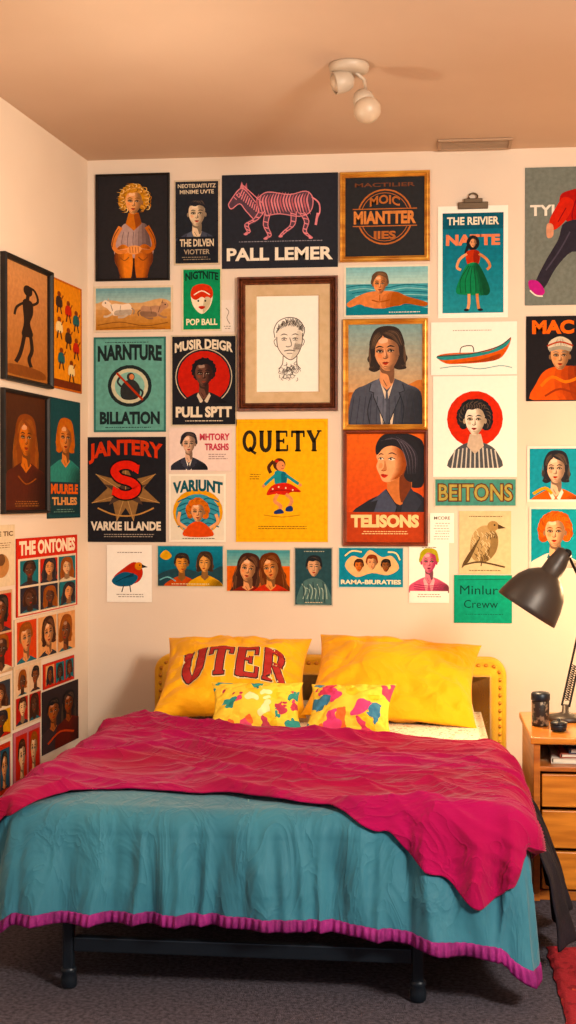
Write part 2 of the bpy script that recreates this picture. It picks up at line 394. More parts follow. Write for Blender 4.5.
        a.blob(T([(-.15,-1.2),(-.6,-1.05),(-.9,-.4),(-.86,.3),(-.94,.7),(-.76,.72),(-.64,.1),(-.6,-.3),(-.42,-.62),(-.2,-.85)]),hair)
        a.blob(T([(-.25,-1.2),(.5,-1.12),(.9,-.4),(.86,.3),(.93,.7),(.74,.72),(.66,.1),(.62,-.3),(.38,-.58),(.05,-.72),(-.15,-.85)]),hair)
        strands(9 if big else 3,[(-.2,-1.0),(.2,-1.18)],[(.25,-.8),(.65,-.98)],[(.66,-.3),(.88,-.3)],.05,hl)
        strands(7 if big else 2,[(-.22,-.9),(-.35,-1.15)],[(-.45,-.65),(-.7,-.82)],[(-.66,-.2),(-.87,-.2)],.05,hl)
    elif style in('curly','afro'):
        a.blob(T([(-.7,-.25),(-.66,-.85),(0,-1.12),(.66,-.85),(.7,-.25),(.52,-.62),(.2,-.8),(-.15,-.7),(-.5,-.7)]),hair)
        if style=='curly':
            for i in range(8): x=-.6+i*.17; a.line(T([(x,-.72),(x+.08,-.95),(x-.02,-1.1)]),.06*s,hl,True,True)
    elif style=='hat':
        a.blob(T([(-.8,-.4),(-.8,-1.05),(0,-1.45),(.8,-1.05),(.8,-.4),(0,-.55)]),hair); a.line(T([(-.82,-.45),(0,-.62),(.82,-.45)]),.28*s,dk(hair,.75))
        strands(7,[(-.6,-.7),(.6,-.7)],[(-.4,-1.0),(.4,-1.0)],[(-.2,-1.3),(.2,-1.3)],.05,dk(hair,.7))

JOBS=[]
def P(q,bg,label,wall='back',name='poster',frame=None,border=None,gloss=False,extra=None):
    if len(q)==4 and not isinstance(q[0],tuple): quad=[(q[0],q[1]),(q[2],q[1]),(q[2],q[3]),(q[0],q[3])]
    else: quad=q
    x0=(quad[0][0]+quad[3][0])/2;x1=(quad[1][0]+quad[2][0])/2;y0=(quad[0][1]+quad[1][1])/2;y1=(quad[2][1]+quad[3][1])/2
    fw=frame[0] if frame else 0
    fx=fw if wall=='back' else fw*.5
    a=Art((x0+fx,y0+fw,x1-fx,y1-fw),bg)
    if border:
        bw,bc=border; bx=bw if wall=='back' else bw*.6
        a.rect(x0+bx,y0+bw,x1-bx,y1-bw,bc); a.clip=(x0+bx,y0+bw,x1-bx,y1-bw)
    JOBS.append(dict(a=a,quad=quad,label=label,wall=wall,name=name,frame=frame,gloss=gloss,px=(x0,y0,x1,y1),extra=extra))
    return a
def frame_mesh(name,W,Hh,w,d,m,parent,orn=False):
    prof=[(0,0),(0,d*.8),(w*.12,d),(w*.35,d*.9),(w*.55,d*.95),(w*.8,d*.7),(w,d*.55),(w,0.001)]
    if orn: prof=[(0,0),(0,d*.7),(w*.08,d),(w*.25,d),(w*.32,d*.6),(w*.5,d*.85),(w*.7,d*.55),(w*.78,d*.75),(w*.9,d*.6),(w,d*.4),(w,.001)]
    v=[];f=[]
    for i,h in prof:
        a,b=W/2-i,Hh/2-i
        v+=[(-a,-h,-b),(a,-h,-b),(a,-h,b),(-a,-h,b)]
    for j in range(len(prof)-1):
        for k in range(4): f.append((j*4+k,j*4+(k+1)%4,(j+1)*4+(k+1)%4,(j+1)*4+k))
    n=(len(prof)-1)*4
    f+= [(k,n+k,n+(k+1)%4,(k+1)%4) for k in range(4)]
    return mk(name,v,f,m,parent)
M_BLACKF=mat('black_frame','#120e0b',.5,c2='#1d1612',scale=20,spec=.3)
M_GOLD=mat('gilded_wood','#e0a23a',.32,.45,c2='#b06c1e',scale=10,stretch=(1,1,4))
M_BROWN=mat('brown_wood','#6e371f',.4,c2='#4a2212',scale=12,stretch=(5,1,5),spec=.5)
M_RED=mat('red_brown_wood','#7c3014',.45,c2='#5a200e',scale=12)
M_MATB=mat('mat_board','#cbb08a',.9,c2='#c2a67e',scale=30,spec=.1)
def build_posters():
    for J in JOBS:
        w=J['wall']; h=[hit(w,*p) for p in J['quad']]
        u0=(h[0][0]+h[3][0])/2;u1=(h[1][0]+h[2][0])/2;z1=(h[0][1]+h[1][1])/2;z0=(h[2][1]+h[3][1])/2
        W,Hh=u1-u0,z1-z0; uc,zc=(u0+u1)/2,(z0+z1)/2
        if w=='back': loc=Vector((uc,-.0005,zc)); rot=(0,0,0)
        else: loc=CORNER-WD*uc+WN*.0005+Vector((0,0,zc)); rot=(0,0,LROT)
        a=J['a']; m=M_GLOSS if J['gloss'] else M_PRINT
        if J['frame']:
            fw,fm,dep=J['frame'][:3]
            pxm=W/(J['px'][2]-J['px'][0]) if w=='back' else Hh/(J['px'][3]-J['px'][1])
            wf=fw*pxm
            e=top(empty('framed_picture',loc,rot),J['label'],'framed picture')
            frame_mesh('picture_frame',W,Hh,wf,dep,fm,e,len(J['frame'])>3)
            if len(J['frame'])>3:
                mw=J['frame'][3]*pxm
                Wi,Hi=W-2*wf,Hh-2*wf
                v=[];f=[]
                for (i,hh) in [(0,.001),(0,.012),(mw,.012),(mw+.004,.009),(mw+.004,.001)]:
                    A,B=Wi/2-i,Hi/2-i; v+=[(-A,-hh,-B),(A,-hh,-B),(A,-hh,B),(-A,-hh,B)]
                for j in range(4):
                    for k in range(4): f.append((j*4+k,j*4+(k+1)%4,(j+1)*4+(k+1)%4,(j+1)*4+k))
                mk('mat_board',v,f,M_MATB,e)
            a.mesh('artwork',W-2*wf+.001,Hh-2*wf+.001,.003,M_GLOSS,e)
        else:
            o=top(a.mesh(J['name'],W,Hh,.003,m,None,loc,rot),J['label'],J['name'].replace('_',' '))
            if J['extra']: J['extra'](o,W,Hh)

# ================= posters on the back wall
WP='#f6f1e6'
a=P((96,174,170,281),'#222023','black framed picture of a blonde girl seated in a pale dress',frame=(2,M_BLACKF,.012))
# torso and dress, then drawn-up bare knees with arms resting on them
a.blob([(121,229),(128,223),(134,225),(141,223),(148,229),(152,258),(116,258)],'#b09691')
for i in range(4): a.blob([(136+i*3,227),(142+i,224),(148,229),(152,258),(136+i*4,258)],mixc('#b09691','#5f4c4a',.25*(i+1)))
for i in range(5): a.line([(124+i*5,232),(122+i*5.6,242),(124+i*5.2,250)],.7,'#75605d')
a.poly([(129,213),(139,213),(142,224),(134,231),(126,224)],'#c47a4c'); a.poly([(134,215),(139,213),(142,224),(136,229)],'#8c4c2c')
n0=len(a.v)
for k,c in((-1,'#dc8c58'),(1,'#c4713f')):
    a.blob([(134+k*.8,262),(134+k*3,254),(134+k*9,250),(134+k*15,254),(134+k*16.5,263),(134+k*13,272),(134+k*10,285),(134+k*4,285),(134+k*1.5,274)],c)
    for i in range(5): a.blob([(134+k*(8+i*1.8),251+i),(134+k*(14+i*.5),253+i),(134+k*16.5,263),(134+k*13,272),(134+k*10,285),(134+k*(7+i*.7),285),(134+k*(9+i*1.3),268)],mixc(c,'#4c2010',.16*(i+1)))
    a.line([(134+k*4,261),(134+k*8,264),(134+k*12,261)],.9,dk(c,.6)); a.ell(134+k*7,256,2.2,1.6,mixc(c,'#fff0dc',.35))
a.line([(134,262),(134.3,284)],1.6,'#2a140e')
a.xf(n0,134,285,1.16)
for k,c in((-1,'#dc8f60'),(1,'#b56a40')):
    pts=smoothc([(134+k*13,227),(134+k*18,236),(134+k*20,246),(134+k*15,252),(134+k*7,251),(134+k*1,250)],4,False); n_=len(pts)-1
    for q in strip(pts,[5*(1-.4*i/n_) for i in range(n_+1)]): a.poly(q,c,False)
    a.lay+=1; a.line([(134+k*15,229),(134+k*20,238),(134+k*21.5,247)],.9,dk(c,.55)); a.line([(134+k*16,250),(134+k*8,249),(134+k*3,248)],.8,mixc(c,'#fff0dc',.3),True,True)
a.blob([(127,249),(131,246),(138,246),(142,249),(138,254),(130,254)],'#e6a473')
for i in range(4): a.line([(130+i*2.8,247),(130.5+i*2.8,253)],.6,'#9c5430',False)
bust(a,134,202,12,'#e8ab7c','#cf9450','#b59a92','curly',body=False,ln='#2a1a14',tilt=.06)
rn=random.Random(3)
for i in range(40):
    an=pi*.74+i/39*pi*1.52; r_=rn.uniform(10.5,16); x=134+r_*math.cos(an); y=201+r_*1.05*math.sin(an)
    a.line([(x-2,y-2),(x+2,y-1),(x+1.5,y+2),(x-1.5,y+2.5)],.9,['#f0cc90','#8c5a2c','#e0ae6c','#b87a40'][i%4],True,True)

a=P((174,180,220,265),'#cbb9a0','dark poster with cream border and a young man portrait',border=(1.6,'#21242b'))
a.text('NEOTEUAITUTZ',197,186,38,4,'#d8c8ae'); a.text('MINIME UVTE',197,192,34,4,'#d8c8ae')
bust(a,197,214,12,'#dcc3a5','#22232a','#3c4150','short',low=2.0,lapel='#555b6b',collar='#c9b79b')
a.rect(178,237,216,262,'#1b1e25'); a.text('THE DILVEN',197,243,34,7.5,'#d8c8ae',.03); a.text('VIOTTER',197,252,26,5,'#a89a86'); a.micro(197,257,30,2,'#8d806f')

a=P((222,174,338,268),'#25272f','dark poster with a pink striped horse and white lettering')
PK='#d88f96'; DB='#54404c'
a.blob([(258,198),(268,192),(290,195),(306,192),(313,199),(311,212),(300,217),(280,214),(266,216),(257,210)],DB)
a.blob([(262,212),(256,202),(249,193),(243,188),(238,190),(230,201),(229,205),(232,208),(240,203),(246,210),(254,219)],DB)
a.poly([(240,188),(242,181),(245,189)],PK); a.poly([(244,188),(247,182),(248,191)],'#b06a72')
LEG=[[(262,211),(256,219),(247,224),(249,231),(246,233)],[(268,213),(266,225),(270,235),(266,238)],[(302,213),(307,222),(305,232),(311,238)],[(294,212),(293,225),(285,232),(281,236)]]
for P4 in LEG:
    pts=smoothc(P4,4,False); n=len(pts)-1
    for q in strip(pts,[6.2*(1-.6*i/n) for i in range(n+1)]): a.poly(q,DB,False)
    a.lay+=1
    for k in(-1,1):
        o_=[(x+k*(2.8*(1-.6*i/n)),y) for i,(x,y) in enumerate(pts)]; a.line(o_,.9,PK,False)
    for i in range(1,n,2): x,y=pts[i]; w_=2.6*(1-.6*i/n); a.line([(x-w_,y-.6),(x+w_,y+.6)],1.1,PK,False)
    e=P4[-1]; a.ell(e[0],e[1]+.5,2.2,1.3,PK,8)
a.line([(258,198),(268,192),(290,195),(306,192),(313,199),(311,212),(300,217),(280,214),(266,216)],1,PK)
a.line([(256,202),(249,193),(243,188),(238,190),(230,201),(229,205),(232,208),(240,203),(246,210),(254,219)],1,PK)
for i in range(18):
    x=259.5+i*2.95; t0=193.5+1.2*math.sin(i*.6); a.line([(x,t0),(x-2.4,200),(x-1.2,207),(x+1,214+1.5*math.sin(i*.5))],1.8,PK if i%4 else '#b87078',True,True)
for i in range(10): a.line([(243+i*1.8,189+i*2.1),(239.5+i*2.1,197+i*1.8)],1.15,PK,False)
for i in range(3): a.line([(234+i*2.4,196-i*2),(237+i*2.4,199-i*2)],.9,PK,False)
a.line([(312,198),(319,204),(320,213),(317,220)],1.4,PK); a.line([(318,214),(316,226)],2.4,PK,False)
for i in range(12): a.line([(243+i*1.6,184.5+i*1.5),(246+i*1.6,187+i*1.5)],.9,PK,False)
a.ell(237.5,194,1,1,PK,6)
a.micro(280,241,90,1,'#8a8790',2.4); a.text('PALL LEMER',280,254,106,13,'#e6dccb',.035)

a=P((340,172,430,262),'#212225','gilt framed dark picture with an orange lettered emblem',frame=(5.5,M_GOLD,.02))
O='#b0704c'
a.ring(385,217,27,27,1.6,O); a.ring(385,217,24,24,.7,O)
a.text('MOIC',385,201,30,9,O,.03,3); a.rect(352,209,418,226,'#212225'); a.line([(353,209),(417,209)],1,O,False); a.line([(353,226),(417,226)],1,O,False)
a.text('MIANTTER',385,217.5,62,13,'#cf8c60',.045); a.text('IIES',385,235,22,8,O,.04)
a.text('MACTILIER',385,185,60,4,'#6d4432')

def clip_extra(o,W,Hh):
    ms=mat('clip_steel','#6a5a48',.35,.8)
    boxes('bulldog_clip',[(0,-.010,Hh/2,.12,.012,.028),(0,-.016,Hh/2+.018,.075,.008,.018)],ms,o,bev=.003)
    tube('clip_ring',[(.018*math.cos(t*pi/6),-.014,Hh/2+.034+.014*math.sin(t*pi/6)) for t in range(13)],.0035,ms,o)
a=P((438,206,508,318),WP,'white bordered poster of woman in green skirt on metal clip',extra=clip_extra)
a.clip=(442.5,213,503.5,313)
a.grad(442.5,213,503.5,313,'#2a667c','#3f8c98'); a.rect(442.5,213,503.5,229,'#215466')
a.text('THE REIVIER',473,221,52,8,'#eadfc8',.03)
a.text('NATTE',473,240,54,11,'#dd8f72',.05)
a.ell(473,243,6.5,7.5,'#16181c'); a.line([(468,246),(466,253),(468,256)],3,'#16181c'); bust(a,473,243,4.5,'#dca27c','#16181c','#b8402f','side',body=False)
a.blob([(466,253),(473,250),(480,253),(478,265),(468,265)],'#b8402f'); a.blob([(474,251),(480,253),(478,265),(474,265)],'#8c2c22')
a.line([(467,254),(460,259),(457,267),(461,270)],2.6,'#dca27c'); a.line([(479,254),(486,259),(490,266),(487,270)],2.6,'#c68a64')
a.blob([(468,264),(478,264),(485,276),(490,292),(480,295),(466,295),(456,292),(461,276)],'#1f7d4f')
for i in range(3): a.blob([(473+i*1.5,265),(478,264),(485,276),(490,292),(478+i*3,295),(475+i*3,280)],mixc('#1f7d4f','#0a3a22',.25*(i+1)))
for x in(461,466,471,476,481,486): a.line([(473+(x-473)*.35,266),(x-.5,280),(x,293)],.8,'#0e4a2e')
a.line([(469,294),(469,303),(468,309)],2.8,'#dca27c'); a.line([(477,294),(478,303),(479,309)],2.8,'#c68a64'); a.ell(466.5,310,2.8,1.4,'#1c1c20',8); a.ell(480.5,310,2.8,1.4,'#1c1c20',8)

a=P((525,167,604,305),'#70766f','grey poster of a walking figure in red top and dark leggings')
a.text('TYLE',549,210,38,11,'#e4ddd0',.03)
a.blob([(560,196),(572,190),(590,188),(600,200),(598,226),(575,228),(562,214)],'#a82c2a'); a.blob([(556,207),(564,197),(574,203),(566,220),(554,230),(549,222)],'#c43c34'); a.line([(566,208),(558,222)],1,'#7c1c1e'); a.line([(576,200),(572,216),(576,226)],1.2,'#7c1c1e')
a.blob([(566,222),(598,222),(596,248),(587,256),(572,252),(556,268),(544,288),(535,284),(545,262),(558,240)],'#2a2630')
a.blob([(578,246),(594,246),(592,272),(588,298),(580,298),(578,274)],'#35303c'); a.line([(570,232),(560,250),(546,270)],1.5,'#46404e')
a.blob([(529,280),(538,281),(545,291),(540,296),(533,293),(529,287)],'#b64a8a'); a.line([(530,290),(536,295),(543,296)],1.4,'#e4ddd0'); a.blob([(547,224),(553,225),(553,236),(547,237)],'#cf9a80')
a.ell(586,180,8,10,'#d49c80')

a=P((94,286,173,332),'#d9c8ae','beach landscape poster with animals resting on pale sand',border=(2,'#7fa4a8'))
a.grad(96,288,171,303,'#6f9aa2','#a5bcb4',6)
a.grad(96,303,171,330,'#d2a878','#b07a46',8); a.blob([(96,304),(110,300),(135,304),(160,299),(171,303),(171,309),(96,309)],'#cfa87c')
def beast(x,y,k,c,fl=1):
    f=lambda pts:[(x+fl*px_*k,y+py_*k) for px_,py_ in pts]
    a.blob(f([(-11,2),(-12,-3),(-7,-6),(2,-5),(9,-6),(12,-2),(12,5),(8,7),(-8,7)]),c); a.blob(f([(-6,2),(4,1),(12,1),(12,5),(8,7),(-6,7)]),dk(c,.75))
    a.blob(f([(-9,-3),(-14,-9),(-18,-10),(-21,-6),(-19,-3),(-15,-1),(-11,3)]),c); a.poly(f([(-15,-9),(-14,-13),(-12,-8)]),dk(c,.8)); a.ell(*f([(-17,-7)])[0],.8,.8,'#2a1c14',6)
    a.line(f([(-9,5),(-15,8),(-19,8)]),2.2*k,dk(c,.88)); a.line(f([(8,6),(3,9),(-3,9)]),2.2*k,dk(c,.8)); a.line(f([(12,-1),(15,2),(14,6)]),1.3*k,dk(c,.6))
    a.line(f([(-11,-5),(-9,2)]),.7,dk(c,.55)); a.line(f([(0,-4),(-1,4)]),.6,dk(c,.65))
beast(121,309,.9,'#ead8c2'); beast(151,311,.85,'#b08a70',-1)
a.line([(98,325),(120,322),(145,326),(168,323)],.8,'#7c5232'); a.line([(100,329),(130,327),(165,329)],.6,'#7c5232')

a=P((182,268,222,331),'#d8cfb0','green poster with a red and white face emblem and lettering',border=(1.5,'#1d8a59'))
a.text('NIGTNITE',202,276,33,8,'#0e2c22',.04,2)
a.blob([(202,284),(211,287),(213,296),(210,307),(202,314),(194,307),(191,296),(193,287)],'#e6dcc4'); a.blob([(202,284),(211,287),(213,296),(208,300),(202,297),(196,300),(191,296),(193,287)],'#c9402f'); a.blob([(205,298),(211,299),(209,307),(203,313)],'#c4b698')
a.line([(194,295),(202,291),(210,295)],1.1,'#e6dcc4'); a.ell(198.5,301,1,1.1,'#1a1a1a',8); a.ell(205.5,301,1,1.1,'#1a1a1a',8); a.blob([(198.5,307),(202,306),(205.5,307),(202,309.5)],'#b8332a')
a.text('POP BALL',202,322,31,6.5,'#e8dfbf',.03)

a=P((238,277,338,411),'#f2ede3','ornate brown wooden frame with beige mat and pencil head sketch',frame=(8,M_BROWN,.03,10))
L='#4a4038'; n0=len(a.v)
a.blob([(290,318),(300,322),(304,332),(303,344),(298,355),(291,361),(283,357),(277,347),(275,334),(280,322)],'#e3dbce')
a.blob([(298,330),(304,334),(303,344),(298,355),(291,361),(295,348)],'#cfc6b8')
a.line([(276,336),(277,347),(283,356),(291,361),(298,356),(303,345),(304,332)],.9,L)
rn=random.Random(5)
for i in range(54):
    u_=i/53; x=275+u_*29; y=331-8*math.sin(u_*pi)+rn.uniform(-1.5,1.5); a.line([(x,y),(x+1+rn.uniform(-1,1),y-3),(x+rn.uniform(0,4),y-5-3*math.sin(u_*pi)*rn.random())],.5,L)
a.line([(274,337),(273,328),(278,319),(289,315),(300,318),(306,328),(304,337)],.8,L)
a.line([(275,338),(273,341),(275,346),(277,346)],.7,L); a.line([(304,338),(306,341),(304,346)],.7,L)
for ex in(284,296):
    a.line([(ex-4,334.5),(ex,333),(ex+4,334.5)],1,L,True,True); a.line([(ex-3,338.5),(ex,337),(ex+3,338.5)],.7,L); a.ell(ex,338.5,.9,.9,L,8); a.line([(ex-2.5,340),(ex+2.5,340)],.4,L)
a.line([(290,337),(292,345),(288,347),(286,346)],.7,L); a.line([(284,351.5),(290,350.5),(296,351.5)],.9,L); a.line([(287,354),(293,354)],.6,L)
for i in range(8): a.line([(296+i*.9,343+i*.2),(294+i*.9,350)],.35,L)
a.line([(283,357),(282,366),(278,371)],.8,L); a.line([(298,357),(298,366),(302,371)],.8,L)
for i in range(30):
    x=279+rn.random()*20; y=363+rn.random()*18; a.line([(x,y),(x+rn.uniform(-3,3),y+2.5),(x+rn.uniform(-4,4),y+4)],.5,L)
for i in range(5): a.ring(281+i*4,372+2.5*math.sin(i*1.7),2.4,2.4,.45,L)
for i in range(3): a.ring(285+i*4,379,2,2,.45,L)
a.xf(n0,290,347,.92,0,0)

a=P((344,265,430,317),'#e4dac6','poster of a swimmer floating in teal water',border=(2,'#5fa9b5'))
a.grad(346,267,428,284,'#7fb4bc','#b4cfc6',6); a.grad(346,284,428,315,'#5aa0ac','#2f7484',8)
for i in range(9): a.line([(346+i*3,287+i*3.1),(365,285+i*3.3),(385,288+i*3.2),(405,285+i*3.3),(428,287+i*3)],.9,'#8cc4c6' if i%2 else '#28667a')
a.blob([(347,303),(358,296),(369,292),(382,291),(396,292),(408,297),(427,303),(424,307),(406,304),(394,308),(370,308),(360,304),(350,307)],'#d48c64')
for i in range(3): a.blob([(384+i*4,295),(396,292),(408,297),(427,303),(424,307),(406,304),(394,308),(382+i*4,308)],mixc('#d48c64','#8a4a2c',.22*(i+1)))
bust(a,380,284,9.6,'#dd9a70','#5c4636','#d48c64','side',body=False)
a.line([(372,300),(380,302),(390,300)],1,'#9a5836'); a.line([(380,295),(380,301)],.8,'#9a5836'); a.blob([(346,309),(362,306),(380,309),(400,306),(428,309),(428,318),(346,318)],'#337c8c'); a.micro(404,312,36,1,'#e4dac6')

a=P((94,337,166,432),'#3c6e69','teal poster with circular emblem and dark lettering',border=(2,'#689e94'))
a.text('NARNTURE',130,353,64,16,'#1a2628',.05,1.5); a.ell(130,386,22,21,'#1e2829'); a.ell(130,386,18.5,17.5,'#c2c0a4'); a.ell(130,386,15,14,'#86b4a8')
a.blob([(122,398),(121,388),(126,381),(134,380),(140,387),(139,397),(131,400)],'#2a2c2c'); a.ell(131,377,4,4.2,'#2a2c2c'); a.line([(123,388),(118,382),(121,376)],2,'#2a2c2c'); a.line([(138,388),(143,392),(141,398)],2,'#2a2c2c'); a.ell(132,377,2.4,2.8,'#c98a68'); a.line([(117,373),(143,400)],2.2,'#a8402f',False)
a.text('BILLATION',130,418,60,13,'#1a2628',.05); a.micro(130,427,50,1,'#1d2a2c'); a.micro(130,342,50,1,'#1d2a2c')

a=P((171,335,237,426),'#c9bba4','black poster with red disc and a man portrait',border=(1.4,'#1c1d22'))
a.ell(204,377,26,26,'#b92c24'); a.ring(204,377,28,28,.9,'#c9bba4')
a.text('MUSIR DEIGR',204,346,58,10,'#ddd0ba',.04,4); a.clip=(180,352,228,403)
bust(a,204,374,12.5,'#63443a','#17151a','#1d1c22','afro',shade='#2e1c1a',lip='#8c4a40',ln='#120e0e',low=2.3,collar='#cbbda8')
a.clip=(172,336,236,425); a.rect(174,403,234,424,'#1c1d22'); a.text('PULL SPTT',204,412,56,11,'#ddd0ba',.05); a.micro(204,420.5,48,1,'#ddd0ba')

a=P((343,319,428,430),'#86a6a6','gilt framed painted portrait of a woman in grey suit',frame=(5.5,M_GOLD,.02))
a.grad(348.5,324.5,422.5,392,'#7c9c9e','#c9a078',16); a.grad(348.5,392,422.5,425,'#b8693c','#8a4a2c',6); a.blob([(349,396),(370,384),(395,390),(422,380),(422,404),(349,404)],'#c07e52')
a.clip=(348.5,324.5,422.5,424.5)
bust(a,387,352,18.5,'#d79b76','#2b211d','#474b58','bob',turn=-.5,low=4.2,collar='#d6c4ae',lapel='#5c6170',tilt=-.05)
for i in range(12):
    x=350+i*6.6; a.line([(x+ (387-x)*.12,396),(x,424)],.5,'#2d3140')
a.line([(399,392),(404,408),(402,424)],.9,'#23262f'); a.line([(372,394),(368,410),(370,424)],.9,'#23262f')

a=P((431,322,517,375),WP,'white paper print of an orange boat')
a.blob([(437,356),(450,353),(480,352),(500,346),(511,338),(506,352),(494,361),(455,364),(443,362)],'#cf6238'); a.blob([(437,356),(460,354),(490,351),(510,340),(503,349),(480,356),(445,360)],'#3c8a8a'); a.blob([(455,363),(480,360),(500,354),(494,361)],'#9c4426')
a.line([(437,356),(470,354),(498,347),(511,338)],1,'#3a3028'); a.line([(440,368),(460,366),(480,369),(500,366),(512,368)],1,'#7fa7a6'); a.micro(474,330,50,1,'#9a9288'); a.line([(460,353),(462,347),(472,346),(474,352)],1,'#3a3028')

a=P((526,316,592,401),'#1a181c','black poster of a person in beanie and orange coat')
a.text('MAC',553,327,42,14,'#e5692c',.05)
a.clip=(527,335,591,400); a.blob([(533,402),(537,382),(546,370),(562,366),(580,370),(590,382),(596,402)],'#d55a2c')
for i in range(4): a.blob([(556+i*6,368),(580,370),(590,382),(596,402),(560+i*7,402)],mixc('#d55a2c','#6a2410',.2*(i+1)))
bust(a,560,356,13.5,'#d8a078','#c9c0ac','#d55a2c','hat',body=False); a.line([(541,386),(552,377),(566,382),(580,377)],3,'#e8834e'); a.line([(545,396),(560,389),(578,395)],2,'#8c3418'); a.line([(547,346),(560,342),(573,346)],1.6,'#a8422c')

a=P((433,376,517,477),WP,'white print with red disc and a dark haired woman')
a.ell(475,419,28,28,'#cb3728'); a.clip=(440,380,510,468)
a.blob([(450,469),(454,452),(464,444),(475,442),(487,444),(497,452),(500,469)],'#4c4f53')
for i in range(11): a.line([(455+i*4,450-abs(5-i)*-.8-4),(452+i*4.6,468)],1.3,'#c8c2b6')
a.poly([(470,434),(481,434),(484,446),(475,454),(467,446)],'#c4b29e')
bust(a,475,420,14.5,'#e6d8c6','#1f2024','#55585c','curly',body=False,lip='#9a3a34',shade='#a8967f',turn=-.3)
a.micro(475,472,30,1,'#857b70')

a=P((434,478,517,507),'#cfc7b2','narrow teal strip sign with brown block lettering',border=(1.3,'#4f8a80'))
a.text('BEITONS',475.5,492.5,76,19,'#5c3226',.06); a.text('BEITONS',475.5,492.5,73.5,16.5,'#a89c5e',.015)

a=P((527,446,604,502),'#e6dfd2','teal portrait poster of a dark haired woman',border=(2.5,'#4092a6'))
bust(a,556,469,13.5,'#e0b89c','#23242a','#c8643c','bob',turn=-.3,low=3,collar='#e4dac8')
a.ell(592,470,7,9,'#c67a4a'); a.line([(533,494),(545,488),(552,494)],3,'#cf9a44')

a=P((86,437,166,542),'#1b1b20','black poster with red lettering, monogram and star')
a.poly([(126,464),(133,480),(156,474),(144,488),(160,503),(139,501),(134,521),(126,508),(117,521),(113,501),(92,503),(108,488),(96,474),(119,480)],'#8b6a48')
a.poly([(126,478),(132,487),(148,484),(137,492),(143,505),(126,497),(109,505),(115,492),(104,484),(120,487)],'#4b3a30')
for p in((126,464),(156,474),(160,503),(134,521),(117,521),(92,503),(96,474)): a.line([(126,493),p],.6,'#c09a6a',False)
a.text('JANTERY',126,452,74,20,'#c64330',.04,5)
SP=arc(126,471.5,11,6.8,-25,-180,8)+[(116,474),(120.5,478.5),(131.5,482),(136,486)]+arc(126,488,11,7.2,-5,155,8)
a.line(SP,11.5,'#160c0e'); a.line(SP,8.2,'#d9332a')
a.poly([(132,464),(140,465),(138.5,474),(134.5,471.5)],'#d9332a'); a.poly([(120,496),(112,495),(113.5,486),(117.5,488.5)],'#d9332a')
a.line([(98,508),(112,514),(126,516),(140,514),(154,508)],1.5,'#b88c5c')
a.text('VARKIE ILLANDE',126,526,70,9,'#ddd0bc',.045); a.micro(126,534,60,2,'#a3978a')

a=P((169,428,232,471),'#e6d2c8','pale card with a suited man and pink lettering')
a.clip=(171,430,208,470); bust(a,189,444,9.2,'#d8b298','#242228','#2a2c36','side',low=2.9,collar='#e8e0d2',lapel='#3a3d4a'); a.clip=(169,428,232,471)
a.text('MHTORY',215,437,30,7,'#c25a66',.04); a.text('TRASHS',217,447,24,7,'#c25a66',.04); a.micro(217,454,22,3,'#9a7f7a')

a=P((169,474,226,542),'#efe8d8','white poster of an orange haired child over blue waves',border=(2,'#e2d9c6'))
a.ell(198,512,25,23,'#d9a04c'); a.ell(198,514,22,20,'#4d93a6')
for i in range(6): a.line([(178,502+i*5),(188,498+i*5),(198,503+i*5),(208,498+i*5),(219,502+i*5)],1.3,'#2f6377')
a.text('VARIUNT',198,487,50,12,'#22525e',.05,3)
a.blob([(184,536),(188,526),(198,521),(208,526),(213,536)],'#d5532f'); bust(a,198,512,9.5,'#e4ab80','#cf6a28','#d5532f','curly',body=False); a.line([(187,528),(179,522),(180,512)],3,'#e4ab80'); a.line([(210,528),(218,522),(216,514)],3,'#e4ab80')
a.micro(198,538,40,1,'#6d6a5c')

a=P((236,419,328,542),'#ecae1c','yellow poster with serif lettering and a dancing girl')
a.line([(239,422),(325,422),(325,539),(239,539),(239,422)],.5,'#d0951a',False)
a.serif('QUETY',282,441,78,21,'#2a2216',.3,.2)
a.line([(274,461),(269,467),(271,473)],3.4,'#4a2a1c'); a.ell(279.5,464.5,6.2,6.4,'#4a2a1c'); a.ell(281,466,4.3,5,'#dd9a72'); a.ell(283,465.6,.6,.7,'#201810',6); a.line([(281.5,468.8),(284,468.4)],.6,'#a83a30'); a.ell(277,461,2,1.6,'#c8403a',8)
a.blob([(275,472),(281,471),(287,474),(286,484),(276,485)],'#3c8c98'); a.blob([(282,472),(287,474),(286,484),(282,484)],'#28687a')
a.line([(276,475),(269,481),(265,485)],3,'#3c8c98'); a.ell(264,486,1.7,1.7,'#dd9a72',8); a.line([(286,475),(293,480),(299,484)],3,'#3c8c98'); a.ell(300.5,485,1.7,1.7,'#dd9a72',8)
a.blob([(276,484),(287,483),(296,487),(301,492),(292,492),(286,495),(276,494),(267,495),(270,488)],'#c8403a'); a.line([(270,492),(280,490),(290,491),(299,491)],.9,'#8c2420')
for p in((273,489),(279,487),(286,488),(293,490)): a.ell(p[0],p[1],.9,.9,'#f0d8b0',6)
a.line([(278,494),(275,501),(281,506),(279,511)],3.4,'#dd9a72'); a.line([(286,494),(292,500),(289,507)],3.2,'#dd9a72'); a.blob([(275,511),(281,509),(284,513),(275,514)],'#2a3a6c'); a.blob([(287,507),(292,506),(293,511),(286,511)],'#2a3a6c')
a.line([(264,515),(282,517),(300,515)],.8,'#b87a1c'); a.micro(255,474,12,3,'#7a5418'); a.micro(282,526,54,2,'#7a5418')

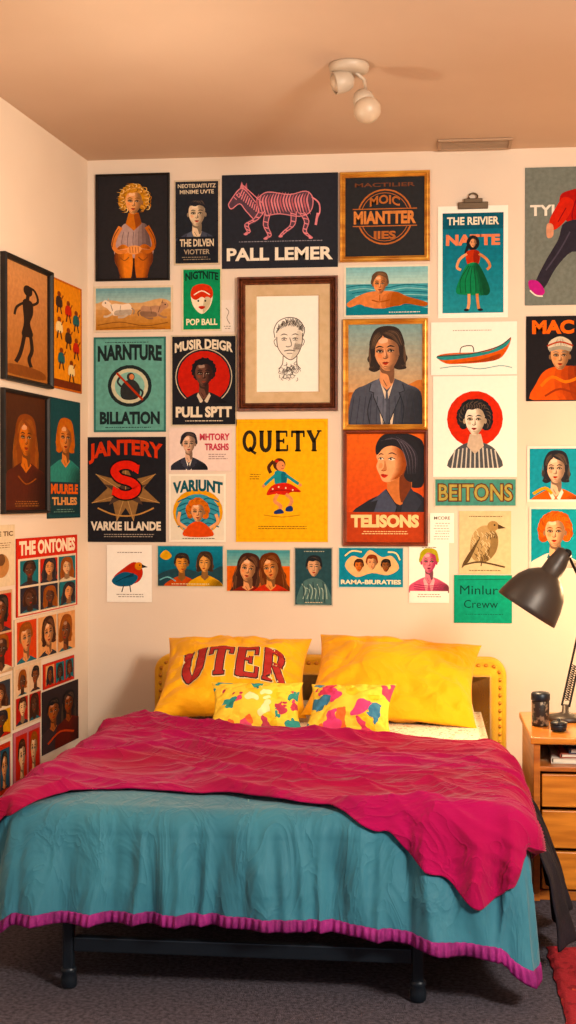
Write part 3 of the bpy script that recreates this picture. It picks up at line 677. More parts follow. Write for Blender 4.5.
a=P((343,430,428,546),'#dd6530','red wood framed orange portrait of a woman in dark jacket',frame=(3.8,M_RED,.018))
a.grad(346.8,433.8,424.2,512,'#dc6a34','#c8491f',12); a.rect(346,512,425,543,'#b0401e'); a.clip=(347,434,424,512)
a.blob([(384,446),(388,437),(400,433),(414,436),(424,446),(424,482),(416,488),(406,484),(396,470)],'#17161c')
a.blob([(356,514),(366,502),(380,495),(394,489),(410,490),(424,498),(426,514)],'#20222b'); a.blob([(390,474),(409,470),(411,492),(400,505),(388,492)],'#bf7c56'); a.blob([(400,474),(409,470),(411,492),(401,502)],'#6c3a28')
a.poly([(386,489),(397,506),(395,514),(374,514),(378,500),(371,502)],'#42485c'); a.poly([(411,488),(403,502),(401,514),(416,514),(422,502)],'#2b2f3c'); a.line([(386,489),(397,506),(396,513)],.8,'#0e0f14',False)
FC='#e3aa83'
a.blob([(378,452),(382,444),(392,441),(402,446),(407,458),(405,470),(398,478),(389,482),(383,481),(380,475),(378,471),(376.5,466),(378,461),(376.5,457)],FC)
for i in range(6): a.blob([(392+i*1.6,446+i),(402,447),(407,458),(405,470),(398,478),(390+i,481-i*.6),(394+i*1.3,472),(395+i*1.5,462)],mixc(FC,'#8c4a2e',.16*(i+1)))
a.line([(378.5,455.5),(381,453.8),(384,454.8)],1.1,'#1b1a20',True,True); a.line([(388,454.5),(392,453),(397,455.2)],1.2,'#1b1a20',True,True)
a.blob([(379,459),(381.5,457.6),(384,459),(381.5,460)],'#e6dac8'); a.ell(381,458.8,1,1,'#1b1a20',8); a.line([(378.7,458.6),(381.5,457.2),(384.4,458.8)],.7,'#1b1a20',False)
a.blob([(388.5,459.5),(391.5,457.8),(395,459.6),(391.5,460.6)],'#e6dac8'); a.ell(391,459.2,1.1,1.1,'#1b1a20',8); a.line([(388,459.2),(391.5,457.4),(395.4,459.2)],.8,'#1b1a20',False)
a.blob([(385,460),(384,467),(382,470),(384.5,471),(387,469.5)],mixc(FC,'#8c4a2e',.45)); a.line([(381.3,470.2),(383.5,471.2),(386,470.4)],.6,'#7c3c28',False)
a.blob([(380.5,475),(383,473.8),(384.5,474.3),(388.5,475),(384,476)],'#9c2a22'); a.blob([(381,475.6),(384,475.9),(388,475.4),(384.5,478)],'#c4403a')
a.blob([(380,463),(383,464),(382,468),(379,468)],mixc(FC,'#e86a4a',.25))
a.blob([(377,455),(376,446),(382,436),(394,431.5),(408,434),(418,444),(421,460),(419,478),(410,482),(404,476),(407,466),(405,456),(400,449),(392,446),(384,448)],'#1b1a20')
for i in range(12): a.line([(381+i*1.6,441-i*.5),(396+i*1.3,439+i*.6),(405+i*1.1,456),(408+i*.8,474)],.55,'#635a66' if i%3==0 else '#332e38',True,True)
a.clip=(347,434,424,542); a.text('TELISONS',385,521,68,13,'#edcf9c',.055); a.micro(385,531,56,2,'#edcf9c')

a=P((107,545,152,602),WP,'white paper print of a red and blue bird')
a.blob([(114,577),(124,568),(134,562),(141,566),(143,574),(138,582),(126,585),(116,584)],'#b83c32'); a.blob([(112,580),(124,572),(138,576),(132,585),(118,586)],'#2c5c78'); a.ell(139,566,4,4,'#d8883c'); a.ell(140,565,.8,.8,'#1a1a1a',6); a.poly([(142,564),(148,567),(142,568)],'#2a2622')
for i in range(4): a.line([(116+i*2,582-i),(124+i*2,578-i),(134,576-i)],.7,'#17384c')
a.line([(124,585),(122,592)],1,'#2a2622'); a.line([(130,585),(131,592)],1,'#2a2622'); a.micro(130,594,30,2,'#8b8074'); a.micro(130,552,26,1,'#8b8074')

a=P((157,545,224,587),'#cfc6b0','small teal picture card with two figures by the sea',border=(1,'#2e7c92'))
a.grad(158,546,223,586,'#2f8098','#1a4c60'); a.blob([(158,575),(180,568),(205,573),(223,566),(223,586),(158,586)],'#27434c'); a.blob([(160,556),(166,550),(172,556),(166,560)],'#d8a23c')
bust(a,182,564,8.5,'#d8985e','#2a221e','#c0502c','short',low=2.6,turn=.5); bust(a,205,563,8.5,'#dca46c','#3a2a20','#d8a23c','bob',low=2.8,turn=-.5); a.micro(191,583.5,44,1,'#e2d3a8'); a.line([(160,580),(168,577),(176,581)],1.2,'#78b4b8')

a=P((226,549,291,592),'#d9c9ae','orange picture card of two women side by side',border=(1,'#d96a34'))
a.grad(227,550,290,566,'#4f919c','#8ab0a8',5); bust(a,248,569,11.5,'#dfa47a','#3a221a','#7c2a22','long',low=2.4,tilt=.15); bust(a,271,568,11,'#d99868','#5c2f1c','#c43a2a','long',turn=-.6,low=2.6,tilt=-.2)

a=P((294,547,333,606),'#b9b3a4','dark teal poster of a seated person in patterned coat',border=(1.2,'#29464e'))
a.blob([(298,606),(301,586),(308,579),(320,579),(328,588),(330,606)],'#4c6a6a'); bust(a,314,567,9,'#caa080','#1d2024','#4c6a6a','short',body=False)
for i in range(7): a.line([(302+i*3.8,584+i%2*4),(306+i*3.4,590),(303+i*4,599)],1,'#9ab0a4')
for i in range(5): a.line([(303+i*5,582+i%2*3),(305+i*5,603)],.7,'#22383c')
a.micro(314,602,24,1,'#cbbfa2'); a.micro(314,551,28,1,'#a3a594')

a=P((338,547,404,588),'#c9d0c4','blue card with faces and flourished lettering',border=(1,'#2f86a0'))
a.blob([(345,566),(352,556),(362,558),(370,550),(382,557),(392,556),(399,568),(388,575),(372,573),(356,577)],'#e0b98a')
for x,y,s_,sk,hr in((359,566,5.5,'#cf7c54','#3a2018'),(372,563,6.5,'#e2a880','#7c3420'),(386,566,5.5,'#8a5a3c','#1c1614')): bust(a,x,y,s_,sk,hr,'#2f86a0','short',body=False)
a.line([(345,556),(352,551),(362,552)],1.4,'#f0d9a0'); a.line([(388,552),(396,553),(400,560)],1.4,'#f0d9a0'); a.text('RAMA-BIURATIES',371,582,60,4.5,'#f2e6c4',.035)

a=P((409,543,449,603),WP,'cream card with a pink painted bust')
bust(a,429,562,10.5,'#dc8a98','#a8a040','#cf6f86','side',low=2.9,shade='#a84e68',lip='#8c2c44',collar='#e8b0b4')
for i in range(4): a.line([(414,584+i*2.4),(429,586+i*2),(444,584+i*2.4)],.8,'#a04460')
a.rect(410,591,448,602,WP); a.micro(429,594,26,2,'#8b8074'); a.micro(429,547,20,1,'#8b8074')

a=P((430,513,454,543),WP,'small white sheet covered in fine handwriting'); a.text('MCORE',442,518,16,3.2,'#5a5048'); a.micro(442,523,18,7,'#8a8074',2.6,.6)
a=P((222,300,234,332),'#e6dace','small blank notepaper slip pinned to the wall'); a.line([(226,308),(229,312),(227,318),(230,324)],.8,'#9a8c7c'); a.micro(228,326,8,2,'#a09484')

a=P((459,511,511,574),'#d6c39c','beige print of a sketched bird on branch')
a.blob([(470,550),(473,534),(482,526),(492,527),(498,537),(496,552),(486,562),(474,560)],'#b39a70'); a.blob([(490,528),(498,537),(496,552),(486,562),(480,560),(490,546)],'#8c7450'); a.ell(493,526,5.6,5.2,'#a4885e'); a.poly([(498,524),(506,528),(498,529)],'#4a3a28'); a.ell(494.5,525,1,1,'#1a1510',6)
rn=random.Random(9)
for i in range(44):
    x=471+rn.random()*24; y=530+rn.random()*27; a.line([(x,y),(x+2,y+2.5),(x+1.5,y+5)],.6,'#54432e' if i%2 else '#d8c8a0')
for i in range(6): a.line([(470+i*2,552-i*3),(464+i*1.4,562-i),(462+i,568-i)],.8,'#5c4a32')
a.line([(464,565),(480,562),(505,567)],1.6,'#54432e'); a.line([(482,561),(481,566)],1,'#54432e'); a.micro(485,516,40,1,'#7a6848'); a.micro(485,570,36,1,'#7a6848')

a=P((454,575,512,623),'#2a9a7c','green card with dark handwritten lettering')
a.text('Minlur',479,590,38,9,'#0f4034',0); a.text('Creww',481,604,34,8,'#0f4034',0); a.micro(483,614,44,1,'#1c4c40',2,.5); a.line([(458,580),(508,579)],.5,'#1c4c40')

a=P((529,507,604,570),'#ddd5c6','teal poster of an orange haired man portrait',border=(2,'#3592a0'))
bust(a,555,532,14.5,'#e2b08a','#cf5f28','#e2d8c6','curly',turn=-.3,low=3,collar='#3b6c7c')

# ================= posters on the left wall
a=P([(0,252),(48,272),(48,388),(0,380)],'#c08a62','black framed sepia print of a dancing silhouette',wall='left',frame=(4.5,M_BLACKF,.025))
a.grad(2,266,46,380,'#c8946c','#a06a44'); D='#241611'
a.ell(26,290,4.5,5.5,D); a.line([(26,295),(25,302)],3.4,D); a.blob([(21,301),(30,300),(31,312),(28,322),(31,334),(20,336),(22,322)],D)
a.line([(30,303),(36,297),(33,288),(27,286)],2.4,D); a.line([(22,303),(15,310),(13,318)],2.2,D); a.line([(28,332),(30,348),(27,358),(29,366)],3.6,D); a.line([(23,332),(20,348),(17,358),(14,364)],3.6,D); a.blob([(6,368),(20,366),(40,368),(42,376),(6,376)],'#7c4c30')
a=P([(50,277),(81,288),(81,393),(50,388)],'#c0641f','orange poster with several small dancing figures',wall='left',border=(2,'#dd8c2e'))
for i,(x,y) in enumerate([(58,297),(67,303),(75,310),(58,322),(67,330),(75,338),(60,352),(70,362)]):
    c=['#3a2a20','#b8342a','#2c5c60','#e8cf9c'][i%4]; a.ell(x,y,1.8,2.8,'#7c3c20',10); a.blob([(x-2.4,y+3),(x+2.4,y+3),(x+3,y+12),(x-3,y+12)],c); a.line([(x-1,y+11),(x-2,y+19)],1.2,'#3a2018'); a.line([(x+1,y+11),(x+2.4,y+19)],1.2,'#3a2018'); a.line([(x+2,y+5),(x+4,y)],1,'#7c3c20')
a.rect(51,381,80,389,'#6a2e16')
a=P([(0,388),(46,396),(45,514),(0,513)],'#2e1c16','dark framed picture of a woman with long auburn hair',wall='left',frame=(3.5,M_BLACKF,.02))
a.grad(2,395,44,510,'#4a2a1c','#20120e')
def lbust(a,cx,cy,sx,sy,**kw):
    n0=len(a.v); c0=a.clip; a.clip=(-999,-999,999,999)
    bust(a,cx,cy,sy,**kw); a.clip=c0
    for i in range(n0,len(a.v)):
        x,y,l=a.v[i]; x=cx+(x-cx)*sx/sy; x=min(max(x,c0[0]),c0[2]); y=min(max(y,c0[1]),c0[3]); a.v[i]=(x,y,l)
lbust(a,24,438,10.5,17,skin='#c2764a',hair='#7c4020',top_='#4c241c',style='long',low=4.5,ln='#1a0e0a',lip='#8c2c20')
a.line([(16,476),(24,484),(34,478)],1.2,'#8c5434'); a.micro(24,501,26,3,'#9a6a44')
a=P([(47,396),(80,403),(79,521),(46,515)],'#1d3b40','dark teal poster of an orange haired singer',wall='left',border=(1.5,'#1e4248'))
lbust(a,64,438,9,14.5,skin='#cf8a5c',hair='#b8632c',top_='#3c8078',style='bob',low=3.0,ln='#1c1410',lip='#8a2a20')
a.rect(49,482,78,514,'#1a363c'); a.text('MULRELE',63,489,27,10,'#d86a3c',.05); a.text('TLHLES',63,501,25,8,'#cf9a6c',.05); a.micro(63,509,22,2,'#6c8c80')
a=P([(-14,524),(14,526),(14,586),(-14,588)],'#dcc9aa','beige paper sheet with printed heading',wall='left'); a.text('THE TIC',0,534,24,5,'#5c3a24',.03); a.micro(0,543,22,3,'#8a6a4c'); a.ell(0,566,8,12,'#b8875c'); a.ell(0,560,4,6,'#6a4a34')
a=P([(16,536),(77,537),(76,610),(15,612)],'#c93a30','red headed sheet with rows of small portraits',wall='left')
a.text('THE ONTONES',46,546,56,14,'#f0dfc6',.05); a.rect(17,556,75,610,'#e0cdb4')
def cells(a,x0,y0,x1,y1,nx,ny,pal,seed,style=None):
    r=random.Random(seed)
    for i in range(nx):
        for j in range(ny):
            X0=x0+(x1-x0)*i/nx+.7;X1=x0+(x1-x0)*(i+1)/nx-.7;Y0=y0+(y1-y0)*j/ny+1;Y1=y0+(y1-y0)*(j+1)/ny-1
            a.rect(X0,Y0,X1,Y1,r.choice(pal)); a.clip=(X0,Y0,X1,Y1)
            w=(X1-X0); h=(Y1-Y0); cx=(X0+X1)/2+w*r.uniform(-.08,.08);cy=Y0+h*r.uniform(.38,.5)
            sk=r.choice(['#d89a70','#7a4a34','#e0b48c','#5a3a2c']); hr=r.choice(['#1c1614','#3a1f16','#201c24','#8a4a24'])
            lbust(a,cx,cy,min(w*.38,h*.3),h*.3,skin=sk,hair=hr,top_=r.choice(['#2c2a34','#2f6470','#b8332a','#d8c4a4']),style=r.choice(['short','bob','long','side']),turn=r.uniform(-.8,.8),low=4,tilt=r.uniform(-.15,.15))
            a.clip=a.box
cells(a,18,557,74,609,3,2,['#b8332a','#2c6a74','#d8b48a','#262430','#cf8a3c'],3)
a=P([(14,614),(75,612),(74,656),(13,661)],'#dfc9b0','pale sheet with a grid of red portraits',wall='left'); cells(a,15,615,74,657,3,1,['#c2362c','#d8a074','#c8523c'],5)
a=P([(-12,592),(12,590),(11,672),(-12,676)],'#c9a684','small beige print with a red dressed figure',wall='left'); cells(a,-11,593,11,673,1,2,['#b8332a','#d8b48a','#2c3c44'],8)
a=P([(13,664),(41,661),(40,722),(12,727)],'#d9c2a6','pale sheet with four small portraits',wall='left'); cells(a,14,665,40,723,2,2,['#c2362c','#d8b89a','#a82c28'],11)
a=P([(43,661),(74,658),(73,683),(42,686)],'#c23a30','small red card with three faces',wall='left'); cells(a,44,661,73,683,3,1,['#d8a074','#2c6a74','#e0c8a0'],14)
a=P([(42,688),(78,683),(77,742),(41,752)],'#2a2022','dark poster of musicians in low light',wall='left'); lbust(a,52,708,7,10,skin='#a86444',hair='#161214',top_='#3a2a2c',style='short',low=4); lbust(a,67,706,6.5,9.5,skin='#8a4c34',hair='#1a1416',top_='#5a2420',style='long',low=5); a.line([(46,738),(58,731),(72,737)],2,'#b8503c')
a=P([(13,730),(40,725),(39,776),(12,784)],'#b9727c','pink and teal concert card with small faces',wall='left'); cells(a,14,731,39,777,2,1,['#d06a74','#3c7c84','#d8b08a','#b8332a'],17)
a=P([(-14,680),(11,675),(10,738),(-14,746)],'#d4bfa4','pale clipping with printed portraits',wall='left'); cells(a,-13,681,10,739,1,2,['#c8923c','#d8c4a8','#30343c'],19)
a=P([(-14,750),(10,742),(9,792),(-14,802)],'#b8463a','red clipping with portraits',wall='left'); cells(a,-13,750,9,793,2,1,['#c2362c','#2c4c5c','#d8b08a'],23)
build_posters()

# ------------------------------------------------------------ bed
m_dark=mat('dark_metal','#1a222c',.4,.4,bump=.05)
m_head=mat('mustard_upholstery','#f4be1c',.75,c2='#e6aa12',scale=6,bump=.25,bscale=140,sheen=.2)
m_stud=mat('brass_studs','#c98a2a',.35,.5)
bed=top(empty('bed',(-.39,-1.1,0)),'double bed with mustard headboard and black metal frame','bed')
B=Vector((-.39,-1.1,0))
def rel(x,y,z): return (x-B.x,y-B.y,z)
HX0,HX1,HZ=-1.098,.325,.590
RC=.07
def hb_out(i):
    r=RC-i; o=[(HX0+i,.06)]
    for k in range(9): t=pi-k*pi/16; o.append((HX0+RC+r*math.cos(t),HZ-RC+r*math.sin(t)))
    for k in range(9): t=pi/2-k*pi/16; o.append((HX1-RC+r*math.cos(t),HZ-RC+r*math.sin(t)))
    o.append((HX1-i,.06)); return o
v=[];f=[]; lo=[(0,-.02),(0,-.075),(.006,-.088),(.018,-.092),(.028,-.087),(.038,-.1),(.052,-.116),(.069,-.122)]
for i,y in lo: v+=[rel(x,y,z) for x,z in hb_out(i)]
n=20
for j in range(len(lo)-1):
    for k in range(n-1): f.append((j*n+k,j*n+k+1,(j+1)*n+k+1,(j+1)*n+k))
    f.append((j*n+n-1,j*n,(j+1)*n,(j+1)*n+n-1))
f.append(tuple(range(n))); f.append(tuple(range((len(lo)-1)*n,len(lo)*n))[::-1])
hb=mk('headboard',v,f,m_head,bed,smooth=True)
hb['label']='mustard upholstered headboard with stud trim'
pth=hb_out(.028); segs=[];L=0
for i in range(len(pth)-1): segs.append((L,pth[i],pth[i+1])); L+=math.dist(pth[i],pth[i+1])
N=76; first=None
for i in range(N):
    s=L*(i+.5)/N
    for st,p,q in segs[::-1]:
        if s>=st: break
    t=(s-st)/math.dist(p,q); x=p[0]+(q[0]-p[0])*t; z=p[1]+(q[1]-p[1])*t
    if first is None:
        first=lathe('nail_stud',[(.0001,.009),(.005,.008),(.008,.005),(.009,0)][::-1],m_stud,hb,rel(x,-.088,z),(pi/2,0,0),12,False)
    else:
        o=first.copy(); o.location=rel(x,-.088,z); COL.objects.link(o)
boxes('bed_rail',[(x-B.x,y-B.y,z,sx,sy,sz) for x,y,z,sx,sy,sz in [(-.45,-2.13,.112,.84,.026,.036),(-.92,-1.1,.232,.03,1.9,.045),(.02,-1.1,.232,.03,1.9,.045),(-.45,-1.1,.235,.95,.04,.03),(-.45,-.15,.232,.95,.03,.045),(-.45,-2.06,.235,.95,.03,.03),(-.45,-1.6,.235,.95,.04,.02),(-.45,-.6,.235,.95,.04,.02)]],m_dark,bed)
for x in(-.885,-.015):
    for y in(-2.13,-.15):
        l=boxes('leg',[(0,0,.14,.028,.028,.21)],m_dark,bed,rel(x,y,0),bev=.005)
        lathe('leg_foot',[(.016,0),(.020,.005),(.021,.024),(.017,.036),(.020,.041),(.020,.048),(.013,.056)],m_dark,l,(0,0,0),seg=20)
m_sheet=voro_mat('cream_patterned_sheet',['#f0e4ce','#d9a880','#efe4d0','#a88a78','#8aa08c'],45,.9,'#f2e8d6')
bm=bmesh.new(); r=bmesh.ops.create_cube(bm,size=1)
for w in r['verts']: w.co=Vector((w.co.x*1.24,w.co.y*1.90,w.co.z*.168))
bmesh.ops.bevel(bm,geom=bm.edges[:],offset=.035,segments=5,affect='EDGES')
me=bpy.data.meshes.new('mattress'); bm.to_mesh(me); bm.free(); me.materials.append(m_sheet)
for p in me.polygons: p.use_smooth=True
mt=bpy.data.objects.new('mattress',me); COL.objects.link(mt); mt.location=(-.40,-1.085,.342)
top(mt,'mattress in a cream small-patterned fitted sheet on the bed','mattress')

X0,X1,YF,R,ZT=-1.06,.240,-2.14,.06,.45
XI0,XI1,YI=X0+R,X1-R,YF+R
def nz(x,y,z=0): return noise.noise(Vector((x,y,z)))
def fold(p,hang,seed=0):
    h=min(1,hang/.15)
    w=.09*nz(p*2.1,hang*1.5,seed)
    rdg=1-abs(nz((p+w)*5.2,hang*.8,31+seed))*3.4
    rdg2=1-abs(nz((p-w)*11.0,hang*1.4,47+seed))*3.2
    s1=math.sin((p+w)*2*pi/.12)
    return h*(.030*max(-.3,rdg)+.022*max(-.4,rdg2)*(.5+hang*2)+.008*s1+.007*nz(p*26,hang*5,9+seed)-.010)
def topb(x,y): return .008*nz(x*3,y*3,1)+.005*nz(x*8,y*8,2)
def drape(Qx,Qy,nx,ny,d,off,ang,extra=0,cons=1):
    RR=R+off; ar=R*pi/2
    if d<ar: A=d/R; out=RR*math.sin(A); z=ZT-R+RR*math.cos(A)
    else: ex=d-ar; fl=.20 if ny<-.5 else .04; out=RR+fl*ex; z=ZT-R-ex*.985
    if Qx>-.35: p=Qx+(Qy-YI)+(pi/2-ang)*.13
    else: p=Qx-(Qy-YI)-(pi/2-ang)*.13
    hg=max(0,d-.02)
    fo=fold(p,hg)+.022*min(1,hg/.2)+extra
    if nx>.3: fo=fo*(1-.55*min(1,(nx-.3)/.4))
    fade=max(0,1-d/.12)
    return Vector((Qx+nx*(out+fo if d>0 else 0),Qy+ny*(out+fo if d>0 else 0),z+topb(Qx,Qy)*fade))
def sheetpt(s,t,off,ck,extra=0):
    Qx=min(max(s,XI0),XI1);Qy=max(t,YI); ex,ey=s-Qx,t-Qy
    m=max(abs(ex),abs(ey))
    if m<1e-6: return Vector((s,t,ZT+off+topb(s,t)))
    ang=math.atan2(abs(ey),abs(ex)); l=math.hypot(ex,ey)
    return drape(Qx,Qy,ex/l,ey/l,m*(1+ck*math.sin(2*ang)),off,ang,extra)
def interp(tab,x):
    if x<=tab[0][0]: return tab[0][1]
    for (a,b),(c,d) in zip(tab,tab[1:]):
        if x<=c:
            t=(x-a)/(c-a); t=t*t*(3-2*t); return b+(d-b)*t
    return tab[-1][1]
TH=[(-1.3,-.85),(-.95,-.80),(-.8,-.92),(-.6,-1.12),(-.3,-1.20),(-.05,-1.17),(.12,-1.22),(.45,-1.34)]
TF=[(-1.35,-2.24),(-1.05,-2.14),(-.82,-1.95),(-.55,-1.96),(-.3,-2.05),(-.1,-2.15),(.03,-2.24),(.13,-2.31),(.22,-2.26),(.36,-2.02)]
def hemlen(Qx,Qy,nx,ny):
    L0=.302
    fr=max(0,min(1,(Qx+.45)/.65)); L0+=.062*fr*fr*(1 if ny<-.2 or nx>0 else 0)
    if nx<-.2: L0+=.03*min(1,-nx)
    if nx>.2: L0=.302+.062
    return L0
def ckf(nx): return .17 if nx>0 else .2
def grid(ns,ntt,fn):
    v=[];f=[]
    for j in range(ntt+1):
        for i in range(ns+1): v.append(fn(i/ns,j/ntt))
    for j in range(ntt):
        for i in range(ns):
            a=j*(ns+1)+i; f.append((a,a+1,a+ns+2,a+ns+1))
    return v,f
m_teal=mat('teal_cotton','#2f768a',.68,c2='#286a7f',scale=3,bump=.10,bscale=25,sheen=.15,spec=.3,crease=.35,cscale=7,stretch=(1.6,1,.6))
m_hem=mat('pink_hem_ribbing','#962678',.7,c2='#6c1a58',scale=20,bump=.2,bscale=200,spec=.2)
def fc(u,w):
    s0,s1=XI0-.35,XI1+.35
    s=s0+u*(s1-s0); th=interp(TH,s)-.1; t=(YI-.35)+w*(th-(YI-.35))
    Qx=min(max(s,XI0),XI1);Qy=max(t,YI); ex,ey=s-Qx,t-Qy; m=max(abs(ex),abs(ey))
    if m<1e-6: return Vector((s,t,ZT+topb(s,t)))
    l=math.hypot(ex,ey); nx,ny=ex/l,ey/l; ang=math.atan2(abs(ey),abs(ex))
    d=m/.35*hemlen(Qx,Qy,nx,ny)*.92*(1+ckf(nx)*math.sin(2*ang))
    return drape(Qx,Qy,nx,ny,d,0,ang)
v,f=grid(300,240,fc)
cf=mk('comforter',v,f,m_teal,smooth=True)
md=cf.modifiers.new('thick','SOLIDIFY'); md.thickness=.006; md.offset=-1
top(cf,'teal cotton comforter with pink ribbed hem draped over the bed','comforter')
path=[]
st=.0035
t=-1.1
while t>YI: path.append((XI0,t,-1,0,0)); t-=st
k=70
for i in range(k+1): an=i/k*pi/2; path.append((XI0,YI,-math.cos(an),-math.sin(an),an))
s=XI0
while s<XI1: path.append((s,YI,0,-1,pi/2)); s+=st
for i in range(k+1): an=pi/2-i/k*pi/2; path.append((XI1,YI,math.cos(an),-math.sin(an),an))
t=YI
while t<-1.34: path.append((XI1,t,1,0,0)); t+=st
v=[];f=[];rows=6
for i,(qx,qy,nx,ny,an) in enumerate(path):
    hl_=hemlen(qx,qy,nx,ny)
    for j in range(rows+1):
        q=.905+.095*j/rows
        d=hl_*q*(1+ckf(nx)*math.sin(2*an))
        rb=.004*math.sin(i*2*pi/5)*(1 if 0<j<rows else .4)+.003+.004*math.sin(j/rows*pi)
        v.append(drape(qx,qy,nx,ny,d,0,an,rb))
for i in range(len(path)-1):
    for j in range(rows): a=i*(rows+1)+j; f.append((a,a+1,a+rows+2,a+rows+1))
hem=mk('hem_trim',v,f,m_hem,cf,smooth=True); hem['label']='pink purple ribbed hem trim'
md=hem.modifiers.new('thick','SOLIDIFY'); md.thickness=.004; md.offset=-1
m_mag=mat('magenta_blanket','#9c044c',.9,c2='#940a34',scale=1.6,bump=.12,bscale=160,sheen=.08,spec=.1,crease=.55,cscale=5.5,stretch=(.7,1.6,1))
def fb(u,w):
    s=XI0-.29+u*(XI1-XI0+.29+.155)
    tf=interp(TF,s)+.010*nz(s*9,0,3)+.004*nz(s*30,0,5); th=interp(TH,s)+.014*nz(s*7,4,3)+.006*nz(s*22,2,5)
    t=tf+w*(th-tf)
    x,y=s,t
    a1=y*3.9+x*1.5
    r1=1-abs(nz(x*.8-y*.5+3,a1+1.2*nz(x*1.3,y*1.3),7))*2.8
    r2=1-abs(nz(x*1.2+y*.8,y*6.4+x*3.4+.9*nz(x*2,y*2,4),11))*3.2
    r3=1-abs(nz(x*2.6-y*2,y*12+x*5+1.2*nz(x*4,y*4,4),19))*3.6
    ex=.009+.028*max(0,r1)**1.9+.015*max(0,r2)**2.2+.006*max(0,r3)**2+.002*nz(x*20,y*20,2)
    ex+=.022*math.exp(-((1-w)/.04)**2)*(1+.7*nz(s*6,1,8))
    edge=min(1,min(w,1-w)/.03); ex=.009+(ex-.009)*(.15+.85*edge)
    return sheetpt(s,t,max(.007,ex),.08,.005)
v,f=grid(340,260,fb)
bl=mk('throw_blanket',v,f,m_mag,smooth=True)
md=bl.modifiers.new('thick','SOLIDIFY'); md.thickness=.004; md.offset=-1
top(bl,'rumpled magenta blanket spread over the teal comforter','blanket')
m_blk=mat('black_cloth','#131117',.85,c2='#1e1a24',scale=10,bump=.3,bscale=120,spec=.25)
def fd(u,w):
    y=-1.345-u*.66; d=.11+w*.30
    q=drape(XI1,y,1,0,d,.004,0)
    q.x+=.016+.10*w**.55*(1-.35*u**2)+.022*math.sin(u*21+w*.8)*w**.7+.008*nz(u*14,w*3,2)
    q.z+=.022*math.sin(u*9)*w; return q
v,f=grid(90,40,fd)
dk_=mk('dark_throw',v,f,m_blk,smooth=True); md=dk_.modifiers.new('thick','SOLIDIFY'); md.thickness=.005
top(dk_,'black cloth throw hanging down the side of the bed','blanket')

# pillows
def ph(u,vv,t,seed):
    b=max(0,(1-abs(u)**2.3))*max(0,(1-abs(vv)**2.3)); b=b**.6
    wr=1+.18*nz(u*1.6,vv*1.6,seed)+.07*nz(u*4,vv*4,seed+3)
    r=math.hypot(u,vv); an=math.atan2(vv,u)
    rad=.13*math.sin(an*11+3*nz(u*2,vv*2,seed))*min(1,r)**3
    ce=min(1,max(0,(max(abs(u),abs(vv))-.35)/.3))
    cr=1-abs(nz(u*2.2+seed,vv*3.2,seed+8))*4
    cr2=1-abs(nz(u*4+vv*2,vv*3-u*2,seed+13))*4
    return t/2*b*(wr+rad)-ce*(.018*b*max(0,cr)**2+.011*b*max(0,cr2)**2)
def pillow(w,h,t,m,loc,rot,seed,name='pillow',pin=.09):
    n=64; v=[];f=[]
    for side in(1,-1):
        for j in range(n+1):
            for i in range(n+1):
                u=2*i/n-1;q=2*j/n-1; u=math.sin(u*pi/2);q=math.sin(q*pi/2)
                x=w/2*u*(1-pin*(1-q*q)); y=h/2*q*(1-pin*(1-u*u))
                v.append((x,y,side*ph(u,q,t,seed)))
    N1=(n+1)**2
    for s in(0,1):
        for j in range(n):
            for i in range(n):
                a=s*N1+j*(n+1)+i; q=(a,a+1,a+n+2,a+n+1); f.append(q if s==0 else q[::-1])
    o=mk(name,v,f,m,None,loc,rot,True)
    bm=bmesh.new(); bm.from_mesh(o.data); bmesh.ops.remove_doubles(bm,verts=bm.verts,dist=.0003); bm.to_mesh(o.data); bm.free()
    for p in o.data.polygons: p.use_smooth=True
    return o
m_yel=mat('yellow_pillowcase','#f4b206',.7,c2='#eaa604',scale=4,bump=.10,bscale=30,sheen=.1,spec=.2,crease=.3,cscale=6)
m_letr=mat('red_lettering','#a0160f',.8); m_letd=mat('dark_lettering','#2e0a0c',.8); m_letp=mat('pale_lettering_edge','#ecd9a0',.8)
def rr(a,b,c): return (math.radians(a),math.radians(b),math.radians(c))
p1=top(pillow(.56,.47,.19,m_yel,(-.705,-.50,.562),rr(31,0,2),2),'yellow pillow with red arched college-style lettering','pillow','bed pillows')
p2=top(pillow(.62,.50,.19,m_yel,(-.110,-.51,.562),rr(29,3,-3),9),'plain yellow pillow leaning on the mustard headboard','pillow','bed pillows')
